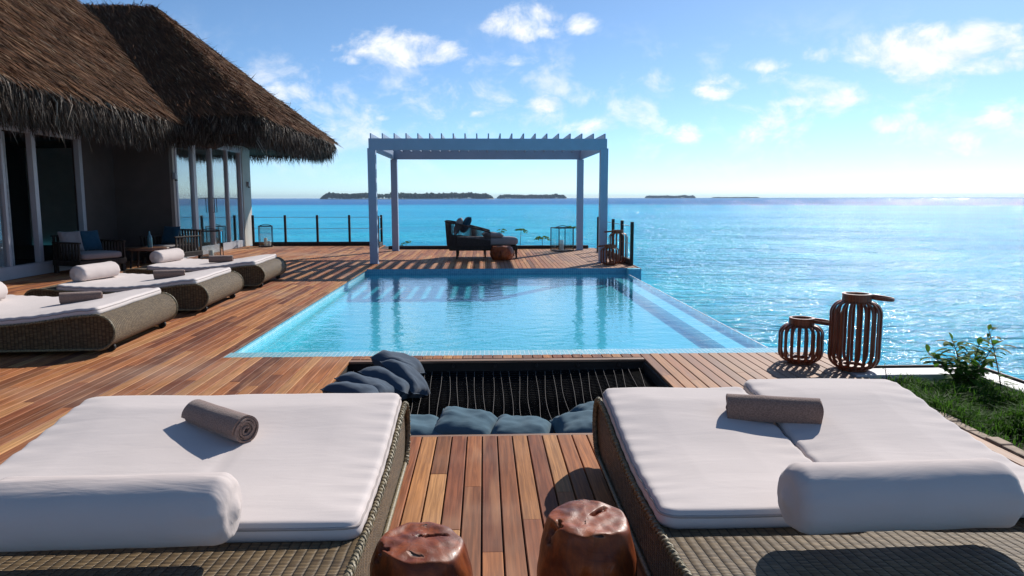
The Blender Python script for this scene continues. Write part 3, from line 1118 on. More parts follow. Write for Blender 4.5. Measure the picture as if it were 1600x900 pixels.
def mattress_mb(x0, x1, y0, y1, t=.088, tilt=None, seed=0):
    cx, cy, hw, hl = (x0 + x1) / 2, (y0 + y1) / 2, (x1 - x0) / 2, (y1 - y0) / 2
    rc, re = .06, .022

    def axis(h_, n_):
        e = [-h_, -h_ + .004, -h_ + .012, -h_ + .024, -h_ + .04, -h_ + .06]
        m_ = [-h_ + .09 + (2 * h_ - .18) * i / n_ for i in range(n_ + 1)]
        return e + m_ + [-q for q in e[::-1]]
    xs, ys = axis(hw, 48), axis(hl, 44)
    mb_ = MB()

    def place(x, y):
        ix, iy = max(-hw + rc, min(hw - rc, x)), max(-hl + rc, min(hl - rc, y))
        dx, dy = x - ix, y - iy
        if abs(dx) > 1e-9 and abs(dy) > 1e-9:
            s = max(abs(dx), abs(dy)) / sqrt(dx * dx + dy * dy)
            dx, dy = dx * s, dy * s
        return ix + dx, iy + dy, min(hw - abs(x), hl - abs(y))
    top = {}
    for j, y in enumerate(ys):
        for i, x in enumerate(xs):
            X, Y, d = place(x, y)
            q = min(1.0, d / re)
            e = re * (1 - sqrt(max(0, 1 - (1 - q) ** 2)))
            zz = prof(cy + Y) + t - e + .006 * noise.noise((X * 3 + seed, Y * 3, seed * 1.7))
            # soft crown, and small pulls along the seams
            zz += .014 * min(1, d / .25) - .014
            zz += .004 * sin((Y + seed) * 48 + 3 * noise.noise((Y * 4, seed, 0))) * max(0, 1 - min(hw - abs(x), 9) / .18)
            if tilt:
                zz += tilt(cx + X, cy + Y)
            top[(i, j)] = len(mb_.v)
            mb_.v.append((cx + X, cy + Y, zz))
    NX, NY = len(xs), len(ys)
    for j in range(NY - 1):
        for i in range(NX - 1):
            mb_.face((top[(i, j)], top[(i + 1, j)], top[(i + 1, j + 1)], top[(i, j + 1)]))
    ring = [(i, 0) for i in range(NX)] + [(NX - 1, j) for j in range(1, NY)] + [(i, NY - 1) for i in range(NX - 2, -1, -1)] + [(0, j) for j in range(NY - 2, 0, -1)]
    prev = [top[k] for k in ring]
    for (drop, bulge) in ((.014, .006), (.028, .007), (.042, .003), (.054, -.008), (.055, -.05)):
        cur = []
        for k in ring:
            p = mb_.v[top[k]]
            dx, dy = p[0] - cx, p[1] - cy
            ox = (1 if dx > 0 else -1) if abs(dx) > hw - rc else 0
            oy = (1 if dy > 0 else -1) if abs(dy) > hl - rc else 0
            L = sqrt(ox * ox + oy * oy) or 1
            cur.append(len(mb_.v))
            mb_.v.append((p[0] + ox / L * bulge, p[1] + oy / L * bulge, p[2] - drop))
        N = len(ring)
        for a in range(N):
            b = (a + 1) % N
            mb_.face((prev[a], cur[a], cur[b], prev[b]))
        prev = cur
    mb_.face(prev[::-1])
    return mb_, [mb_.v[top[k]] for k in ring]


def add_mattress(root, x0, x1, tilt=None, seed=0, y0=ML0, y1=ML1, rz=0.0):
    mb_, ring = mattress_mb(x0, x1, y0, y1, tilt=tilt, seed=seed)
    pipe = MB().tube([(p[0], p[1], p[2] - .002) for p in ring], .0062, 6, closed=True)
    if rz:
        c = Vector(((x0 + x1) / 2, (y0 + y1) / 2, 0))
        T = Matrix.Translation(c) @ Matrix.Rotation(rz, 4, 'Z') @ Matrix.Translation(-c)
        mb_.move(0, T)
        pipe.move(0, T)
    o = mb_.build('mattress', M['cushion_fabric'], root, smooth=180)
    pipe.build('piping', M['piping_fabric'], o, smooth=180)
    return o


def make_bed(kind):
    root = empty('sunbed', (0, 0, 0))
    out = bed_outline()
    hw = .865
    mb_ = MB()
    acc = [0.0]
    for a, b in zip(out, out[1:]):
        acc.append(acc[-1] + sqrt((a[0] - b[0]) ** 2 + (a[1] - b[1]) ** 2))
    N = len(out)
    # wrapped weave
    nu = 18
    b0 = len(mb_.v)
    for j in range(N):
        for i in range(nu + 1):
            mb_.v.append((-hw + 2 * hw * i / nu, out[j][0], out[j][1]))
    for j in range(N - 1):
        for i in range(nu):
            q = (b0 + j * (nu + 1) + i, b0 + j * (nu + 1) + i + 1, b0 + (j + 1) * (nu + 1) + i + 1, b0 + (j + 1) * (nu + 1) + i)
            xa, xb = -hw + 2 * hw * i / nu, -hw + 2 * hw * (i + 1) / nu
            mb_.face(q, [(xa, acc[j]), (xb, acc[j]), (xb, acc[j + 1]), (xa, acc[j + 1])])
    q = (b0, b0 + nu, b0 + (N - 1) * (nu + 1) + nu, b0 + (N - 1) * (nu + 1))
    mb_.face(q, [(0, 0), (1, 0), (1, 1), (0, 1)])
    body = mb_.build('wicker_body', M['wicker_weave'], root, smooth=50)
    for s in (-1, 1):
        sm = MB()
        b = len(sm.v)
        for (y, z) in out:
            sm.v.append((s * (hw - .012), y, z))
        idx = list(range(b, b + N))
        uv = [(y, z) for (y, z) in out]
        if s < 0:
            idx, uv = idx, uv
        else:
            idx, uv = idx[::-1], uv[::-1]
        sm.face(idx, uv)
        sm.build('side_panel', M['wicker_weave'], root)
        rm = MB()
        pts = [(s * hw, y, z) for (y, z) in out]
        rm.tube(pts, .012, 8, closed=True)
        # braid: two strands wound round the rim
        for ph in (0, pi):
            br = []
            steps = 420
            for k in range(steps):
                f = k / steps * (N - 1)
                i = int(f)
                y = out[i][0] + (out[min(i + 1, N - 1)][0] - out[i][0]) * (f - i)
                z = out[i][1] + (out[min(i + 1, N - 1)][1] - out[i][1]) * (f - i)
                an = k * 1.15 + ph
                br.append((s * (hw + .002) + .0115 * cos(an), y, z + .0115 * sin(an)))
            rm.tube(br, .006, 5)
        rm.build('braided_rim', M['wicker_rim'], root, smooth=50)
    zb = out[0][1]
    for s in (-1, 1):
        for y in (BL - .24, .20):
            w_ = MB()
            w_.lathe([(.001, -.02), (.040, -.02), (.045, -.012), (.045, .012), (.040, .02), (.001, .02)], n=18)
            w_.move(0, Matrix.Translation((s * (hw - .18), y + (.12 if y > 1 else -.08), .045)) @ Matrix.Rotation(pi / 2, 4, 'Y'))
            o = w_.build('wheel', M['black_rubber'], root, smooth=40)
            MB().box((s * (hw - .18), y + (.06 if y > 1 else -.04), .075), (.06, .09, .09)).build('wheel_fork', M['dark_metal'], o, bevel=.006)
    if kind == 'split':
        add_mattress(root, -MW, -.045, seed=3)
        add_mattress(root, -.035, MW - .01, seed=5, y0=ML0 + .02, y1=ML1 + .09, rz=-.035,
                     tilt=lambda x, y: -.020 * max(0, 1 - abs(x) / .25) * max(0, min(1, (2.0 - y))) + .015)
    else:
        seam = None
        if kind == 'seam':
            seam = lambda x, y: -.010 * math.exp(-((x - .15) / .022) ** 2) * max(0, min(1, (1.75 - y) * 2))
        add_mattress(root, -MW, MW, tilt=seam, seed=1 if kind == 'plain' else 8, y0=.40 if kind == 'plain' else ML0)
    return root


bed_far = make_bed('plain')
SB = 'low wicker sunbeds with white mattresses around the pool'
beds = []
for i, (y, rz, x0, lab) in enumerate([
        (8.10, -87, -6.08, 'wicker sunbed with white mattress lying nearest of three along the left side of the pool'),
        (10.72, -87, -6.12, 'wicker sunbed with white mattress in the middle of the row left of the pool'),
        (13.50, -87, -6.18, 'wicker sunbed with white mattress standing farthest along the deck, near the villa glass doors')]):
    o = bed_far if i == 0 else copy_tree(bed_far)
    o.location = (x0, y, 0)
    o.rotation_euler = (0, 0, radians(rz))
    tag(o, lab, 'sunbed', SB)
    beds.append(o)
bed_l = make_bed('seam')
bed_l.location, bed_l.rotation_euler = (-1.31, 1.84, 0), (0, 0, radians(.2))
tag(bed_l, 'large wicker sunbed with one wide cream mattress in the left foreground', 'sunbed', SB)
bed_r = make_bed('split')
bed_r.location, bed_r.rotation_euler = (1.51, 1.88, 0), (0, 0, radians(-.3))
tag(bed_r, 'large wicker sunbed with a two-piece cream mattress beside the planted bed', 'sunbed', SB)


def bolster_mb(L=.80, R=.122, seed=0):
    mb_ = MB()
    n_ = 40
    prof_ = []
    for k in range(9):
        a = pi / 2 * k / 8
        prof_.append((-L / 2 + .055 - .055 * cos(a), R - .055 + .055 * sin(a)) if k else (-L / 2, R - .075))
    prof_ = [(-L / 2 - .016, .001), (-L / 2 - .011, .03)] + prof_
    mids = [(-L / 2 + .07 + (L - .14) * k / 16, R) for k in range(17)]
    full = prof_ + mids + [(-x_, r_) for x_, r_ in prof_[::-1]]

    def fn(u, v):
        x_, r_ = full[int(round(v * (len(full) - 1)))]
        a = 2 * pi * u
        e = max(0.0, min(1.0, (abs(x_) - (L / 2 - .15)) / .10)) * (1.0 if r_ > R * .5 else .3)
        w_ = 1 + .035 * e * sin(a * 11 + seed + 1.5 * noise.noise((a * 2, seed, 0))) * (.55 + .45 * sin(a * 4 + seed * 2)) + .024 * noise.noise((x_ * 5, cos(a) * 1.3 + seed, sin(a) * 1.3)) + .008 * noise.noise((x_ * 16, cos(a) * 2 + seed, sin(a) * 2))
        rr = r_ * w_
        z = rr * sin(a)
        if z < -R * .72:
            z = -R * .72 + (z + R * .72) * .3      # flattened where it rests
        return (x_, rr * cos(a) * (1.03 if abs(z) < R * .7 else 1.0), z)
    mb_.grid(fn, n_, len(full) - 1, closed_u=True)
    return mb_


def bolster(loc, rz, label, seed=0, L=.80, tilt=0.0):
    o = bolster_mb(L, seed=seed).build('bolster', M['bolster_fabric'], smooth=180)
    tag(o, label, 'bolster', 'round white bolsters on the sunbeds')
    o.location, o.rotation_euler = loc, (0, tilt, rz)
    return o


def towel(loc, rz, label, seed=0, L=.45):
    r_ = random.Random(seed)
    mb_ = MB()
    turns, n_ = 4.4, 150
    th_ = .0095
    segs = 8
    tel = [r_.uniform(-.006, .006) for _ in range(8)]
    for i in range(n_ + 1):
        a = turns * 2 * pi * i / n_
        rr = .012 + .055 * i / n_
        sq = 1 - .06 * sin(a) ** 2
        c_ = Vector((0, cos(a) * rr * 1.04, sin(a) * rr * sq))
        nr = Vector((0, cos(a), sin(a)))
        off = .010 * sin(i * .11 + seed) + .004 * sin(i * .7)
        for s in range(segs + 1):
            x_ = (s / segs - .5) * (L + (off if s in (0, segs) else 0) * (1 if s else -1))
            wob = .0022 * noise.noise((x_ * 9, a, seed))
            for k in (1, -1):
                q = c_ + nr * (k * th_ / 2 + wob)
                mb_.v.append((x_, q.y, q.z))
    W = (segs + 1) * 2
    for i in range(n_):
        a, b = i * W, (i + 1) * W
        for s in range(segs):
            mb_.face((a + 2 * s, b + 2 * s, b + 2 * s + 2, a + 2 * s + 2))
            mb_.face((a + 2 * s + 1, a + 2 * s + 3, b + 2 * s + 3, b + 2 * s + 1))
        mb_.face((a, a + 1, b + 1, b))
        e = 2 * segs
        mb_.face((a + e, b + e, b + e + 1, a + e + 1))
    e = n_ * W
    for s in range(segs):
        mb_.face((e + 2 * s, e + 2 * s + 1, e + 2 * s + 3, e + 2 * s + 2))
    o = mb_.build('rolled_towel', M['towel_terry'], smooth=50)
    tag(o, label, 'towel', 'rolled brown towels on the sunbeds')
    o.location, o.rotation_euler = loc, (radians(seed * 40), 0, rz)
    return o


MT = .10
bolster((-1.245, 2.40, .508), radians(1), 'round cream bolster across the head of the left foreground sunbed', 1)
bolster((1.45, 2.43, .505), radians(2), 'round cream bolster across the head of the right foreground sunbed', 2)
bolster((-5.52, 8.15, .510), radians(92), 'white bolster at the head of the nearest poolside sunbed, cut by the left edge', 3, L=.78)
bolster((-5.53, 10.65, .510), radians(80), 'white bolster on the middle poolside sunbed in front of the dark armchair', 4, L=.78)
bolster((-5.74, 13.55, .510), radians(82), 'white bolster on the farthest poolside sunbed near the wooden bench table', 5, L=.78)
towel((-1.29, 3.53, .472), radians(-40), 'rolled brown towel with spiral end on the left foreground sunbed', 1)
towel((1.47, 3.60, .475), radians(-14), 'rolled brown towel lying across the seam of the right foreground sunbed', 2)
towel((-4.42, 8.18, .467), radians(22), 'rolled brown towel on the nearest of three poolside sunbeds', 3, L=.40)
towel((-4.52, 10.7, .467), radians(18), 'rolled brown towel on the middle poolside sunbed', 4, L=.40)
towel((-4.73, 13.4, .467), radians(8), 'rolled brown towel on the farthest poolside sunbed', 5, L=.40)

# ------------------------------------------------------------------ net over the water
net = empty('hammock_net', (.115, 5.83, 0), 0, 'black over-water hammock net with pale cords stretched in the deck opening', 'net')


def net_z(x, y):
    u, v = (x - NX0) / (NX1 - NX0), (y - NY0) / (NY1 - NY0)
    return -.075 - .20 * (max(0, sin(pi * u)) * max(0, sin(pi * v))) ** .8


mb = MB()
mb.grid(lambda u, v: (NX0 + .02 + (NX1 - NX0 - .04) * u - .115, NY0 + .02 + (NY1 - NY0 - .04) * v - 5.83, net_z(NX0 + .02 + (NX1 - NX0 - .04) * u, NY0 + .02 + (NY1 - NY0 - .04) * v) - .018), 40, 40,
        uvf=lambda u, v: (u * 2.8, v * 2.2))
mb.build('mesh', M['net_cord'], net, smooth=180)
mb = MB()
rn = random.Random(5)
ncord = 34
for i in range(ncord):
    x0 = NX0 + .06 + (NX1 - NX0 - .12) * i / (ncord - 1)
    ph = rn.random() * 6
    pts = []
    for k in range(29):
        y = NY0 + .03 + (NY1 - NY0 - .09) * k / 28
        x_ = x0 + .012 * sin(y * 4 + ph) + .05 * (x0 - .115) * sin(pi * k / 28) * -1.0
        pts.append((x_ - .115, y - 5.83, net_z(x_, y) + .004))
    mb.tube(pts, .0019, 5)
mb.build('cord', M['pale_cord'], net, smooth=180)
mb = MB()
for i in range(60):
    y = NY0 + .04 + (NY1 - NY0 - .1) * i / 59
    mb.tube([(NX0 + .02 + (NX1 - NX0 - .04) * k / 20 - .115, y - 5.83, net_z(NX0 + .02 + (NX1 - NX0 - .04) * k / 20, y) - .013) for k in range(21)], .004, 5)
mb.build('cross_cord', M['net_black'], net, smooth=180)
ring0 = None
for i in range(7):
    x_ = NX0 + .2 + i * .4
    if ring0 is None:
        mb = MB().lathe([(.001, -.012), (.016, -.012), (.016, .012), (.001, .012)], n=12)
        mb.move(0, Matrix.Rotation(pi / 2, 4, 'X'))
        o = ring0 = mb.build('fixing_ring', M['dark_metal'], net, smooth=40)
    else:
        o = ring0.copy()
        COL.objects.link(o)
        o.parent = net
    o.location = (x_ - .115, NY1 - .012 - 5.83, -.055)


def pillow_mb(w_, d_, h_, seed=0):
    mb_ = MB()

    def shape(u, v, s):
        a, b = 2 * u - 1, 2 * v - 1
        pin = 1 - .07 * (1 - abs(a) ** 2) * abs(b) ** 3
        pin2 = 1 - .07 * (1 - abs(b) ** 2) * abs(a) ** 3
        x_, y_ = a * w_ / 2 * pin2, b * d_ / 2 * pin
        e = max(0, (1 - a ** 4)) * max(0, (1 - b ** 4))
        z_ = s * h_ / 2 * e ** .55
        k = .026 * noise.noise((a * 1.3 + seed, b * 1.3, s + seed)) + .005 * noise.noise((a * 4 + seed, b * 4, s))
        # folds running in from the corners
        cr = min(1.0, abs(a * b) * 1.6)
        k += .006 * sin(11 * (a - b) + seed + 2 * noise.noise((a, b, seed))) * cr * e ** .2
        return (x_, y_, z_ + k * min(1, e * 2.5) * (1 if s > 0 else .6))
    n_ = 26
    mb_.grid(lambda u, v: shape(u, v, 1), n_, n_)
    b0 = len(mb_.v)
    mb_.grid(lambda u, v: shape(1 - u, v, -1), n_, n_)
    edge = []
    for k in range(4 * n_):
        q, s = divmod(k, n_)
        s /= n_
        uv = [(s, 0), (1, s), (1 - s, 1), (0, 1 - s)][q]
        p = shape(uv[0], uv[1], 1)
        edge.append((p[0], p[1], 0))
    mb_.tube(edge, .005, 5, closed=True)
    return mb_


def pillow(loc, rot, size, m_, label, seed, group='blue cushions round the net', name='cushion'):
    o = pillow_mb(size[0], size[1], size[2], seed).build(name, M[m_], smooth=180)
    o.location = loc
    o.rotation_euler = tuple(radians(a) for a in rot)
    return tag(o, label, 'cushion', group)


for i, (x_, y_, z_, rx, ry, rz, m_, lab) in enumerate([
        (-.80, 6.72, .01, -10, 20, -16, 'slate_fabric', 'slate grey cushion farthest back in the pile at the net corner by the pool'),
        (-.70, 6.42, -.05, -22, 34, -32, 'slate_fabric', 'slate grey cushion sliding furthest into the net from the left pile'),
        (-.84, 6.15, -.02, -20, 22, -12, 'slate_fabric', 'slate grey cushion in the middle of the left pile by the net'),
        (-.95, 5.90, .0, -18, 16, -24, 'slate_fabric', 'slate grey cushion lying lower left in the pile beside the net'),
        (-1.02, 5.66, .01, -16, 12, -8, 'slate_fabric', 'slate grey cushion nearest the left foreground sunbed in the pile'),
        (-.78, 5.42, -.08, -8, 26, -10, 'slate_fabric', 'slate grey cushion half hidden beside the left foreground sunbed edge'),
        (-.47, 4.97, -.085, 10, 4, 8, 'blue_fabric', 'faded blue cushion at the near net edge touching the left sunbed'),
        (-.14, 5.0, -.055, 13, 9, -12, 'blue_fabric', 'largest faded blue cushion with upturned corner on the near net edge'),
        (.25, 4.97, -.10, 10, 6, -12, 'blue_fabric', 'flattest faded blue cushion midway along the near net edge'),
        (.70, 4.97, -.08, 12, -3, 4, 'blue_fabric', 'faded blue cushion on the near net edge touching the right sunbed'),
        (.88, 5.26, -.08, 12, -8, 10, 'blue_fabric', 'faded blue cushion mostly hidden behind the right sunbed corner')]):
    pillow((x_, y_, z_), (rx, ry, rz), (.43, .40, .20), m_, lab, i * 3.7 + 1)


# ------------------------------------------------------------------ root-wood stools
def stool(name, loc, R, Ht, tiltx, tilty, seed, label, squash=1.0):
    mb_ = MB()
    top_n = Vector((tiltx, tilty, 1)).normalized()
    cz = Ht * .5

    def fn(u, v):
        a, b = 2 * pi * u, pi * v
        d = Vector((sin(b) * cos(a), sin(b) * sin(a), -cos(b)))
        sb = abs(sin(b)) ** 1.0
        d = Vector((sb * cos(a), sb * sin(a), d.z))
        p = Vector((d.x * R, d.y * R * squash, d.z * Ht * .76))
        k = 1 + .07 * noise.noise((d.x * 1.6 + seed, d.y * 1.6, d.z * 1.6)) + .030 * noise.noise((d.x * 4 + seed, d.y * 4, d.z * 4))
        p = p * k
        # hand-cut top and flat underside
        for (cn, lim, sf) in ((top_n, Ht * .455, .00006), (Vector((.72, -.40, .57)).normalized(), (R * .62 + Ht * .34) * .93, .0003), (Vector((-.60, .35, .72)).normalized(), (R * .62 + Ht * .34) * .95, .0003)):
            h_ = p.dot(cn) - lim + .012 * noise.noise((p.x * 7 + seed, p.y * 7, p.z * 7)) + .004 * noise.noise((p.x * 26, p.y * 26, seed))
            p = p - cn * (.5 * (h_ + sqrt(h_ * h_ + sf)) * .95)
        if p.z < -cz:
            p.z = -cz
        # knot hollows: narrow clefts in the root
        for (hx, hy, hz, an, la, lb, hd) in ((.22 * R, .20 * R, .46 * Ht, 2.0 + seed, .055, .012, .035), (-.66 * R, -.34 * R, .33 * Ht, 2.4, .040, .022, .045),
                                             (-.2 * R, -.98 * R, .02 * Ht, 1.2, .035, .02, .025), (.5 * R, -.8 * R, -.1 * Ht, .2, .02, .03, .02)):
            q = p - Vector((hx, hy, hz))
            e = ((q.x * cos(an) + q.y * sin(an)) / la) ** 2 + ((q.y * cos(an) - q.x * sin(an)) / lb) ** 2 + (q.z / .06) ** 2
            e *= 1 + .9 * noise.noise((q.x * 45, q.y * 45, q.z * 45 + seed))
            if e < 1:
                p = p - p.normalized() * hd * (1 - e)
        return p + Vector((0, 0, cz))
    mb_.grid(fn, 130, 90, closed_u=True)
    o = mb_.build(name, M['root_wood'], smooth=180)
    o.location = loc
    return tag(o, label, 'stool', 'polished root-wood stools')


stool('root_stool', (-.235, 2.52, 0), 0.188, .345, .10, -.04, 1.3, 'shorter polished red-brown root stool beside the left foreground sunbed')
stool('root_stool', (.375, 2.56, 0), .182, .410, .05, -.06, 5.1, 'taller polished root stool with hollow top beside the right foreground sunbed')
stool('root_stool', (.45, 18.50, 0), .30, .36, 0.0, 0.0, 9.4, 'dark round root stool in front of the grey daybed under the pergola')


# ------------------------------------------------------------------ slatted wood lanterns
def slat_lantern(loc, H_, R, nsl, label, rz=0.0, arch=False):
    root = empty('slat_lantern', loc, rz, label, 'lantern', 'slatted wooden lanterns')
    rb = R * .52
    rcn = min(.11, H_ * .22)
    base = None
    for k in range(nsl):
        a = 2 * pi * k / nsl
        path = [(rb, .02)]
        for j in range(7):
            t_ = pi / 2 * j / 6
            path.append((R - rcn + rcn * sin(t_), .02 + rcn * (1 - cos(t_))))
        for j in range(1, 4):
            path.append((R, .02 + rcn + (H_ - .06 - 2 * rcn) * j / 4))
        for j in range(7):
            t_ = pi / 2 * j / 6
            path.append((R - rcn + rcn * cos(t_), H_ - .04 - rcn + rcn * sin(t_)))
        path.append((rb, H_ - .04))
        if base is None:
            mb_ = MB()
            w_ = .026
            for (r_, z_) in path:
                i = len(mb_.v) // 4
                p0, p1 = path[max(i - 1, 0)], path[min(i + 1, len(path) - 1)]
                tx, tz = p1[0] - p0[0], p1[1] - p0[1]
                L = sqrt(tx * tx + tz * tz)
                nx, nz = tz / L * .006, -tx / L * .006
                mb_.v += [(r_ + nx, -w_ / 2, z_ + nz), (r_ + nx, w_ / 2, z_ + nz), (r_ - nx, w_ / 2, z_ - nz), (r_ - nx, -w_ / 2, z_ - nz)]
            N = len(path)
            for i in range(N - 1):
                for q in range(4):
                    l = (q + 1) % 4
                    mb_.face((i * 4 + q, i * 4 + l, i * 4 + 4 + l, i * 4 + 4 + q))
            mb_.face((3, 2, 1, 0))
            mb_.face((N * 4 - 4, N * 4 - 3, N * 4 - 2, N * 4 - 1))
            base = mb_.build('slat', M['lantern_wood'], root, smooth=35)
        else:
            o = base.copy()
            COL.objects.link(o)
            o.parent = root
            o.rotation_euler = (0, 0, a)
    MB().lathe([(rb - .025, .001), (rb + .015, .001), (rb + .015, .05), (rb - .02, .05), (rb - .025, .03)], n=36).build('base_ring', M['lantern_wood'], root, smooth=35)
    MB().lathe([(rb - .035, H_ - .055), (rb + .012, H_ - .055), (rb + .012, H_ + .03), (rb - .012, H_ + .03), (rb - .012, H_ - .05)], n=36).build('neck_ring', M['lantern_wood'], root, smooth=35)
    # bentwood ring handle, folded out to one side
    mb_ = MB()
    rh = rb * 1.02
    pts = [(rb + rh * .78 + rh * cos(2 * pi * k / 40), rh * sin(2 * pi * k / 40), H_ + .002 - .022 * (1 + cos(2 * pi * k / 40)) / 2) for k in range(40)]
    mb_.tube(pts, .012, 6, closed=True, flat=1.5)
    mb_.build('ring_handle', M['lantern_wood'], root, smooth=40)
    return root


slat_lantern((3.34, 6.42, 0), .665, .212, 20, 'tall slatted wood lantern with ring handle at the seaward deck edge', radians(-4))
slat_lantern((2.98, 6.72, 0), .400, .195, 19, 'short squat slatted wood lantern beside the tall one near the right sunbed', radians(-4))
slat_lantern((2.92, 16.95, 0), .44, .215, 16, 'short slatted wood lantern at the far pool corner below the railing', radians(150))
slat_lantern((3.18, 17.35, 0), .76, .22, 16, 'tall slatted wood lantern against the railing at the far pool corner', radians(160))


# ------------------------------------------------------------------ thin metal frame lanterns with candles
def frame_lantern(loc, w_, h_, rz, label, round_top=True):
    root = empty('frame_lantern', loc, rz, label, 'lantern', 'open metal frame lanterns with candles')
    b = .011
    mb_ = MB()
    for sx_ in (-1, 1):
        for sy_ in (-1, 1):
            mb_.box((sx_ * (w_ / 2 - b), sy_ * (w_ / 2 - b), h_ / 2), (2 * b, 2 * b, h_ - .05))
    for z_ in (.022, h_ - .022):
        for s in (-1, 1):
            mb_.box((0, s * (w_ / 2 - b), z_), (w_, 2 * b * .98, .026))
            mb_.box((s * (w_ / 2 - b), 0, z_), (2 * b * .98, w_ - 4 * b, .026))
    mb_.build('frame', M['dark_metal'], root, bevel=.002)
    MB().box((0, 0, .012), (w_ - .05, w_ - .05, .012)).build('tray', M['dark_metal'], root)
    hp = [(-w_ / 2 + .03 + (w_ - .06) * k / 12, 0, h_ + .045 * sin(pi * k / 12) - .008) for k in range(13)]
    MB().tube(hp, .011, 6).build('handle', M['dark_metal'], root, smooth=40)
    for s in (-1, 1):
        MB().box((0, s * (w_ / 2 - b), h_ / 2), (w_ - 4 * b, .004, h_ - .08)).build('pane', M['window_glass'], root)
        MB().box((s * (w_ / 2 - b), 0, h_ / 2), (.004, w_ - 4 * b, h_ - .08)).build('pane', M['window_glass'], root)
    return root


def candle(loc, r_, h_, label):
    mb_ = MB().lathe([(r_ * .96, 0), (r_, .01), (r_, h_ - .008), (r_ * .9, h_), (r_ * .3, h_ - .012), (.001, h_ - .014)], n=20)
    o = mb_.build('candle', M['candle_wax'], smooth=50)
    o.location = loc
    MB().tube([(0, 0, h_ - .015), (.002, 0, h_ + .008)], .002, 5).build('wick', M['black_rubber'], o)
    return tag(o, label, 'candle', 'white candles inside the frame lanterns')


for (loc, w_, h_, rz, lab, cd) in [
        ((2.28, 21.45, 0), .50, .70, 24, 'thin metal frame lantern under the right rear pergola post', [(-.02, 0, .07, .30, 'single white candle in the lantern under the pergola')]),
        ((-7.0, 23.95, 0), .42, .68, 12, 'thin metal frame lantern beside the cable railing and villa corner', [(-.02, .02, .05, .26, 'taller white candle in the lantern by the cable railing'), (.10, -.05, .05, .16, 'shorter white candle in the lantern by the cable railing')]),
        ((-7.15, 19.55, 0), .55, .72, 12, 'thin metal frame lantern in front of the villa glass doors', [(.0, .0, .06, .18, 'white candle in the lantern before the villa glass doors')])]:
    frame_lantern(loc, w_, h_, radians(rz), lab)
    for (dx, dy, r_, h2, l2) in cd:
        candle((loc[0] + dx, loc[1] + dy, .019), r_, h2, l2)

# ------------------------------------------------------------------ railings


def railing(label, pts, hgt, cables, base_h):
    root = empty('cable_railing', (pts[0][0], pts[0][1], 0), 0, label, 'railing')
    o0 = Vector((pts[0][0], pts[0][1], 0))
    post = None
    for p in pts:
        if post is None:
            post = MB().box((0, 0, hgt / 2), (.07, .07, hgt)).build('post', M['dark_timber'], root, bevel=.006)
        else:
            c = post.copy()
            COL.objects.link(c)
            c.parent = root
            c.location = Vector((p[0], p[1], 0)) - o0
    for z_ in cables:
        MB().tube([(p[0] - o0.x, p[1] - o0.y, z_) for p in pts], .007, 6).build('cable', M['steel_cable'], root, smooth=40)
    mb_ = MB()
    for a, b in zip(pts, pts[1:]):
        d_ = Vector((b[0] - a[0], b[1] - a[1], 0))
        c = (Vector((a[0], a[1], 0)) + Vector((b[0], b[1], 0))) / 2 - o0
        mb_.box((c.x, c.y, base_h / 2 + .002), (d_.length - .072, .055, base_h), rz=atan2(d_.y, d_.x))
    mb_.build('base_beam', M['dark_timber'], root, bevel=.006)


railing('dark post and cable railing along the sea edge beside the villa', [(-7.5, 24.3), (-6.46, 24.28), (-5.42, 24.26), (-4.38, 24.24), (-3.34, 24.22), (-3.30, 23.15)], 1.0, (.56, .93), .13)
railing('dark post and cable railing at the right end of the pergola deck', [(3.38, 16.72), (3.36, 17.85), (3.34, 18.98), (3.32, 20.1), (3.30, 21.2)], 1.0, (.5, .90), .14)

# low timber kerb at the far deck edge
mb = MB().span(-2.9, 3.2, 22.45, 22.60, .002, .10)
tag(mb.build('timber_kerb', M['dark_timber'], bevel=.012), 'low dark timber kerb along the far deck edge behind the pergola', 'kerb')


